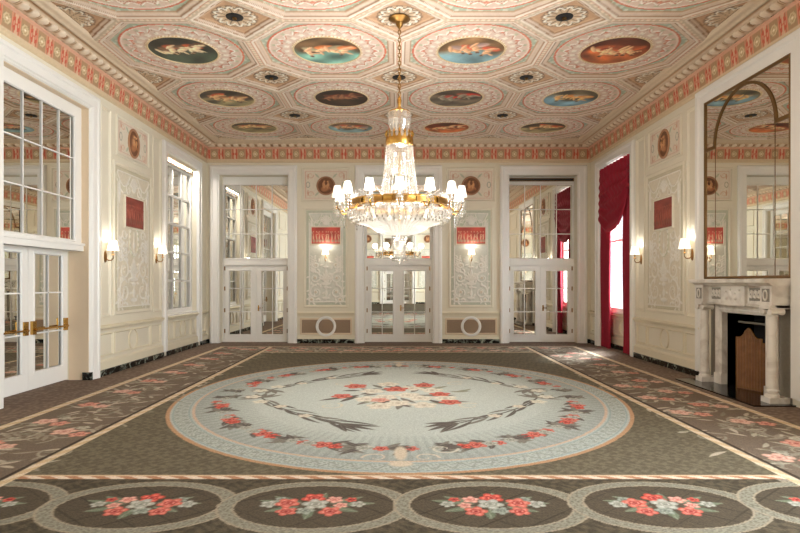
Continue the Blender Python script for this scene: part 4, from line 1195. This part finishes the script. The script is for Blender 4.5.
# ------------------------------------------------------------------ fireplace
def make_fireplace():
    T = RT; c0, c1 = 8.33, 10.17
    t = thing('fireplace', T(9.25, 0, 0), 'white marble chimneypiece with columns, carved frieze and black hearth', 'fireplace')
    # shelf
    MB(T).rail(c0 - .16, c1 + .12, [(1.72, 0), (1.72, .30), (1.745, .34), (1.765, .36), (1.77, .42), (1.82, .43), (1.83, .41), (1.83, 0)]).build('shelf', WMARBLE, t, .4)
    fz = MB(T); fz.box(c0 - .12, c1 + .10, 1.44, 1.72, 0, .20)
    fz.rail(c0 - .12, c1 + .10, [(1.40, 0), (1.40, .21), (1.44, .23), (1.445, 0)])
    fz.build('frieze', WMARBLE, t)
    # centre tablet with relief
    tb = MB(T); tb.box(9.25 - .33, 9.25 + .33, 1.40, 1.73, .19, .25); tablet = tb.build('tablet', WMARBLE, t)
    fg = MB(T)
    for k, (u, v, a, b) in enumerate(((-.2, .16, .05, .07), (-.08, .13, .06, .05), (.05, .15, .05, .08), (.17, .14, .06, .06), (-.2, .25, .025, .025), (.05, .26, .025, .028), (.17, .23, .022, .022), (-.08, .21, .02, .02))):
        n = 12; fg.add([(9.25 + u + a * math.cos(2 * PI * i / n), 1.40 + v + b * math.sin(2 * PI * i / n), .25) for i in range(n)] + [(9.25 + u + a * .5 * math.cos(2 * PI * i / n), 1.40 + v + b * .5 * math.sin(2 * PI * i / n), .272) for i in range(n)],
                       [(i, (i + 1) % n, n + (i + 1) % n, n + i) for i in range(n)] + [tuple(range(n, 2 * n))])
    fg.build('tablet_relief', WMARBLE, tablet, .6)
    for s in (-1, 1):
        u = 9.25 + s * .53
        MB(T).box(u - .15, u + .15, 1.49, 1.69, .2, .206).build('carved_inset', GMARBLE, t)
        q = MB(T)
        for k in (-1, 0, 1):
            n = 16; R0 = .052; cu, cv_ = u + k * .095, 1.59
            q.add([(cu + r * math.cos(2 * PI * i / n), cv_ + r * 1.3 * math.sin(2 * PI * i / n), w) for r, w in ((R0, .206), (R0 * .85, .225), (R0 * .6, .21), (.012, .225)) for i in range(n)],
                  [(m * n + i, m * n + (i + 1) % n, (m + 1) * n + (i + 1) % n, (m + 1) * n + i) for m in range(3) for i in range(n)])
        q.build('inset_rosettes', WMARBLE, t, .6, recalc=False)
    for uc in (c0, c1):
        # block over column with oval
        b = MB(T); b.box(uc - .13, uc + .13, 1.44, 1.72, .0, .30); blk = b.build('column_block', WMARBLE, t)
        n = 20
        MB(T).box(uc - .085, uc + .085, 1.49, 1.68, .300, .304).build('block_inset', GMARBLE, blk)
        q = MB(T); q.add([(uc + r * .6 * math.cos(2 * PI * i / n), 1.585 + r * math.sin(2 * PI * i / n), w) for r, w in ((.085, .304), (.08, .318), (.062, .318), (.055, .306)) for i in range(n)],
                         [(m * n + i, m * n + (i + 1) % n, (m + 1) * n + (i + 1) % n, (m + 1) * n + i) for m in range(3) for i in range(n)]); q.build('block_oval', WMARBLE, blk, .6, recalc=False)
        # column
        def L(u, v, w, uc=uc): return T(uc + u, v, .20 + w)
        col = MB(L).lathe([(.095, .10), (.095, .13), (.078, .15), (.09, .18), (.09, .20), (.073, .22), (.073, .55), (.064, 1.28), (.076, 1.29), (.076, 1.31), (.066, 1.32), (.085, 1.36)], 28, (0, 0, 0), axis='v').build('column', WMARBLE, t, .5)
        MB(L).box(-.105, .105, 0, .10, -.19, .105).build('plinth', WMARBLE, col)
        cp = MB(L); cp.box(-.12, .12, 1.385, 1.44, -.19, .12)
        for s in (-1, 1): cp.lathe([(0, -.10), (.045, -.10), (.05, -.09), (.035, 0), (.05, .09), (.045, .10), (0, .10)], 18, (s * .085, 1.345, 0), axis='w')
        cp.build('capital', WMARBLE, col, .5)
        bk = MB(T); bk.box(uc - .13, uc + .13, 0, 1.44, 0, .015)
        bk.build('pilaster_back', GMARBLE, t)
    # inner surround
    s = MB(T)
    for a, b in ((c0 + .14, FO[0]), (FO[1], c1 - .14)): s.box(a, b, 0, FO[2] + .13, 0, .09)
    s.box(FO[0], FO[1], FO[2], FO[2] + .13, 0, .09)
    for a, b in ((c0 + .13, FO[0] + .01), (FO[1] - .01, c1 - .13)): s.box(a, b, 0, .2, 0, .11)
    s.build('surround', WMARBLE, t)
    st = MB(T); st.mould(FO[0] - .06, FO[1] + .06, -.2, FO[2] + .06, [(0, .09), (.005, .11), (.03, .11), (.06, .085)]); st.build('surround_bead', WMARBLE, t, recalc=False)
    # firebox
    f = MB(T); a, b, h = FO
    f.box(a - .02, b + .02, 0, 1.35, -.52, -.47); f.box(a - .02, a + .0, 0, 1.35, -.5, -.01); f.box(b - .0, b + .02, 0, 1.35, -.5, -.01); f.box(a, b, h - .0, h + .03, -.5, -.01)
    f.build('firebox', SLATE, t)
    MB(T).tube([(a + .02, 1.1, -.2), (b - .02, 1.1, -.2)], .018).build('damper_bar', GMARBLE, t)
    MB(T).box(8.12, 10.42, 0, .02, -.47, .60).build('hearth', mat('black_granite', (24, 24, 26), .12, noise=.3, scale=40), t)
    return t
make_fireplace()
# fire screen (two hinged leaves standing in the opening)
def make_screen():
    t = thing('fire_screen', (HW + .05, 9.2, .02), 'folding brown pleated fire screen with scalloped top in the fireplace opening', 'fire screen')
    def leaf(p0, p1, h):
        p0, p1 = Vector(p0), Vector(p1); d = p1 - p0; L = d.length; d.normalize(); nrm = Vector((-d.y, d.x, 0)) 
        def Tq(u, v, w): q = p0 + d * u + nrm * w; return (q.x, q.y, .02 + v)
        n = 60; top = lambda q: h * (.84 + .16 * (math.sin(PI * q) ** 2) + .025 * math.cos(4 * PI * q))
        vs = []; fs = []
        for i in range(n + 1):
            q = i / n; w = .008 * math.sin(q * 2 * PI * 9)
            vs += [(L * q, .0, w), (L * q, top(q), w), (L * q, .03, w - .012), (L * q, top(q), w - .012)]
        for i in range(n):
            o = 4 * i; fs += [(o, o + 4, o + 5, o + 1), (o + 2, o + 3, o + 7, o + 6), (o + 1, o + 5, o + 7, o + 3)]
        lf = MB(Tq).add(vs, fs).build('screen_leaf', SCREEN, t, .7)
        fr = MB(Tq); fr.tube([(0, 0, 0), (0, top(0), 0)] + [(L * q / 24, top(q / 24), 0) for q in range(1, 24)] + [(L, top(1), 0), (L, 0, 0)], .011, 6); fr.tube([(0, .03, 0), (L, .03, 0)], .01, 6)
        fr.build('leaf_frame', OLDBRASS, lf, .7)
    leaf((HW - .03, 9.50, 0), (HW + .14, 9.10, 0), .98)
    leaf((HW + .14, 9.10, 0), (HW + .30, 8.74, 0), .90)
make_screen()
base(RT, 10.44, 10.62, 'baseboard_right')

# overmantel mirror
def make_overmantel():
    T = RT; a, b, v0, v1 = 8.20, 10.44, 1.835, 5.03
    t = thing('overmantel_mirror', T(9.33, v0, .0), 'tall overmantel mirror with bronze arched tracery above the white marble fireplace', 'mirror')
    MB(T).box(a, b, v0, v1, .01, .03).build('mirror_glass', BMIRROR, t)
    fr = MB(T); fr.mould(a - .035, b + .035, v0 - .0, v1 + .035, [(0, 0), (0, .05), (.012, .058), (.04, .05), (.045, .03)]); fr.build('bronze_frame', BRONZE, t, .5, recalc=False)
    c, r, sp = 9.33, .80, 4.18
    tr = MB(T)
    pts = [(c + r * math.cos(PI * k / 32), sp + r * math.sin(PI * k / 32)) for k in range(33)]
    ro = r + .055
    po = [(c + ro * math.cos(PI * k / 32), sp + (ro - .01) * math.sin(PI * k / 32)) for k in range(33)]
    for k in range(32):
        tr.add([(*pts[k], .03), (*pts[k + 1], .03), (*po[k + 1], .03), (*po[k], .03), (*pts[k], .045), (*pts[k + 1], .045), (*po[k + 1], .045), (*po[k], .045)],
               [(4, 5, 6, 7), (0, 1, 5, 4), (3, 7, 6, 2)])
    tr.box(a, c - r, sp - .03, sp + .03, .03, .045); tr.box(c + r, b, sp - .03, sp + .03, .03, .045)
    tr.build('arched_tracery', BRONZE, t)
    sm = MB(T)
    for u in (c - r, c + r): sm.box(u - .006, u + .006, v0, sp, .03, .034)
    sm.build('mirror_seams', BRONZE, t)
    wc = MB(T); k = [(-.27, 0), (-.27, .06), (-.24, .09), (-.17, .09), (-.14, .06), (-.05, .055), (0, .05)]
    vs = []
    A, B, TP = a - .035, b + .035, v1 + .035
    for d, w in k: vs += [(A + d, .12, w), (A + d, TP - d, w), (B - d, TP - d, w), (B - d, .12, w)]
    wc.add(vs, [(4 * q + i, 4 * q + i + 1, 4 * q + i + 5, 4 * q + i + 4) for q in range(len(k) - 1) for i in range(3)])
    wc.build('white_surround', WHITE, t, .5, recalc=False)
make_overmantel()
# small things on the mantel reflected: none visible

# ------------------------------------------------------------------ curtain
def make_curtain():
    T = RT; t = thing('curtain', T(14.9, 0, 0), 'crimson velvet curtain with asymmetric swag over the bright window', 'curtain')
    def gridm(name, U, V, Wf, th=.012):
        P = np.dstack([HW - Wf, U, V]); ny, nx = U.shape
        Pb = np.dstack([HW - Wf + th, U, V])
        for q, fl in ((P, False), (Pb, True)): grid_mesh(name if not fl else name + '_lining', q, np.zeros(U.shape + (3,)) + 128, RED, parent=t, flip=fl)
    # far and near hangings
    def hang(u0, u1, folds, name, top=4.9, z0=.015, lean=0.0):
        S, V = np.meshgrid(np.linspace(0, 1, folds * 14), np.linspace(z0, top, 40))
        k = (V - z0) / (top - z0)
        spread = 1 + .03 * (1 - k)
        U = (u0 + u1) / 2 + (S - .5) * (u1 - u0) * spread + lean * (1 - k)
        W = -.02 + .03 * np.sin(2 * PI * folds * S + .6 * np.sin(3 * k)) * (1 + .4 * (1 - k)) + .01 * np.sin(11 * S + 6 * k)
        gridm(name, U, V, W)
    hang(15.28, 15.93, 6, 'far_hanging'); hang(13.90, 14.36, 4, 'near_hanging')
    # swag
    S, Q = np.meshgrid(np.linspace(0, 1, 90), np.linspace(0, 1, 110))
    u = 13.87 + S * 2.04
    xs_ = np.array([13.87, 14.05, 14.23, 14.45, 14.68, 15.0, 15.3, 15.6, 15.93]); ys_ = np.array([4.05, 3.7, 3.44, 3.27, 3.17, 3.12, 3.12, 3.28, 3.5])
    Lw = np.interp(u, xs_, ys_)
    V = 4.91 + (Lw - 4.91) * Q
    sag = (4.91 - V) / 1.8
    drop = np.interp(u, xs_, (4.91 - ys_) / 1.8)
    ph = Q * 6.5 + 1.4 * np.sin(PI * S) * (1 - Q)
    W = .04 + .045 * np.sin(2 * PI * ph) * np.clip(Q * 3, 0.2, 1) * np.clip(np.sin(PI * np.clip(S, .04, .96)) * 2, .3, 1) + .03 * Q
    W += .03 * np.sin(2 * PI * S * 9) * (1 - Q) ** 2
    gridm('swag', u, V, W)
make_curtain()

# ------------------------------------------------------------------ lights
def point(loc, e, col, r=.05):
    l = bpy.data.lights.new('lamp_light', 'POINT'); l.energy = e; l.color = col; l.shadow_soft_size = r
    o = bpy.data.objects.new('lamp_light', l); o.location = loc; C.objects.link(o); return o
WARM = (1.0, .965, .92)
for i in range(6):
    a = 2 * PI * i / 6
    point((CHX + 1.02 * math.cos(a), CHY + 1.02 * math.sin(a), 3.30), 58, WARM, .10)
for z, e in ((3.6, 7), (3.2, 7), (2.3, 2.5)): point((CHX, CHY + .05, z), e, WARM, .05)
for i in range(4): point((CHX + .4 * math.cos(i * PI / 2 + .7), CHY + .4 * math.sin(i * PI / 2 + .7), 2.82), 5, WARM, .05)
for p in sl: point(p + Vector((0, 0, .12)), 4.5, WARM, .05)
def area(loc, rot, sx, sy, e, col):
    l = bpy.data.lights.new('window_daylight', 'AREA'); l.shape = 'RECTANGLE'; l.size = sx; l.size_y = sy; l.energy = e; l.color = col
    o = bpy.data.objects.new('window_daylight', l); o.location = loc; o.rotation_euler = rot; C.objects.link(o)
for (a, b), e in zip(rwins, (350, 1100, 1500)):
    area((HW + .6, (a + b) / 2, 2.9), (0, PI / 2, 0), 3.6, 2.0, e, (.93, .97, 1.0))
sun = bpy.data.lights.new('sun', 'SUN'); sun.energy = 16; sun.angle = .25; sun.color = (.95, .98, 1)
so = bpy.data.objects.new('sun', sun); C.objects.link(so); so.rotation_euler = Vector((-.62, -.55, -1)).to_track_quat('-Z', 'Y').to_euler()
strip = bpy.data.lights.new('recess_strip_light', 'AREA'); strip.shape = 'RECTANGLE'; strip.size = 1.9; strip.size_y = .05; strip.energy = 70; strip.color = (1, .95, .88)
w2 = bpy.data.objects.new('recess_strip_light', strip); C.objects.link(w2); w2.location = (-HW - .04, 14.9, 4.90); w2.rotation_euler = (0, 0, PI / 2)
w = bpy.data.worlds.new('sky'); bpy.context.scene.world = w; w.use_nodes = True
w.node_tree.nodes['Background'].inputs[0].default_value = (.92, .96, 1, 1); w.node_tree.nodes['Background'].inputs[1].default_value = 1.6

# ------------------------------------------------------------------ camera and view
cam = bpy.data.cameras.new('camera'); co = bpy.data.objects.new('camera', cam); C.objects.link(co)
co.location = (-.034, 0, EYE); co.rotation_euler = (PI / 2, 0, 0)
cam.sensor_width = 36; cam.lens = 570 / 800 * 36; cam.shift_x = .0034; cam.shift_y = .0206; cam.clip_start = .05; cam.clip_end = 200
sc = bpy.context.scene; sc.camera = co
sc.view_settings.view_transform = 'Standard'; sc.view_settings.look = 'None'; sc.view_settings.gamma = 1; sc.view_settings.exposure = -0.10
cy = sc.cycles
cy.use_denoising = True
cy.max_bounces = 10; cy.diffuse_bounces = 5; cy.glossy_bounces = 7; cy.transmission_bounces = 6; cy.transparent_max_bounces = 16
cy.sample_clamp_indirect = 6; cy.caustics_reflective = False; cy.caustics_refractive = False
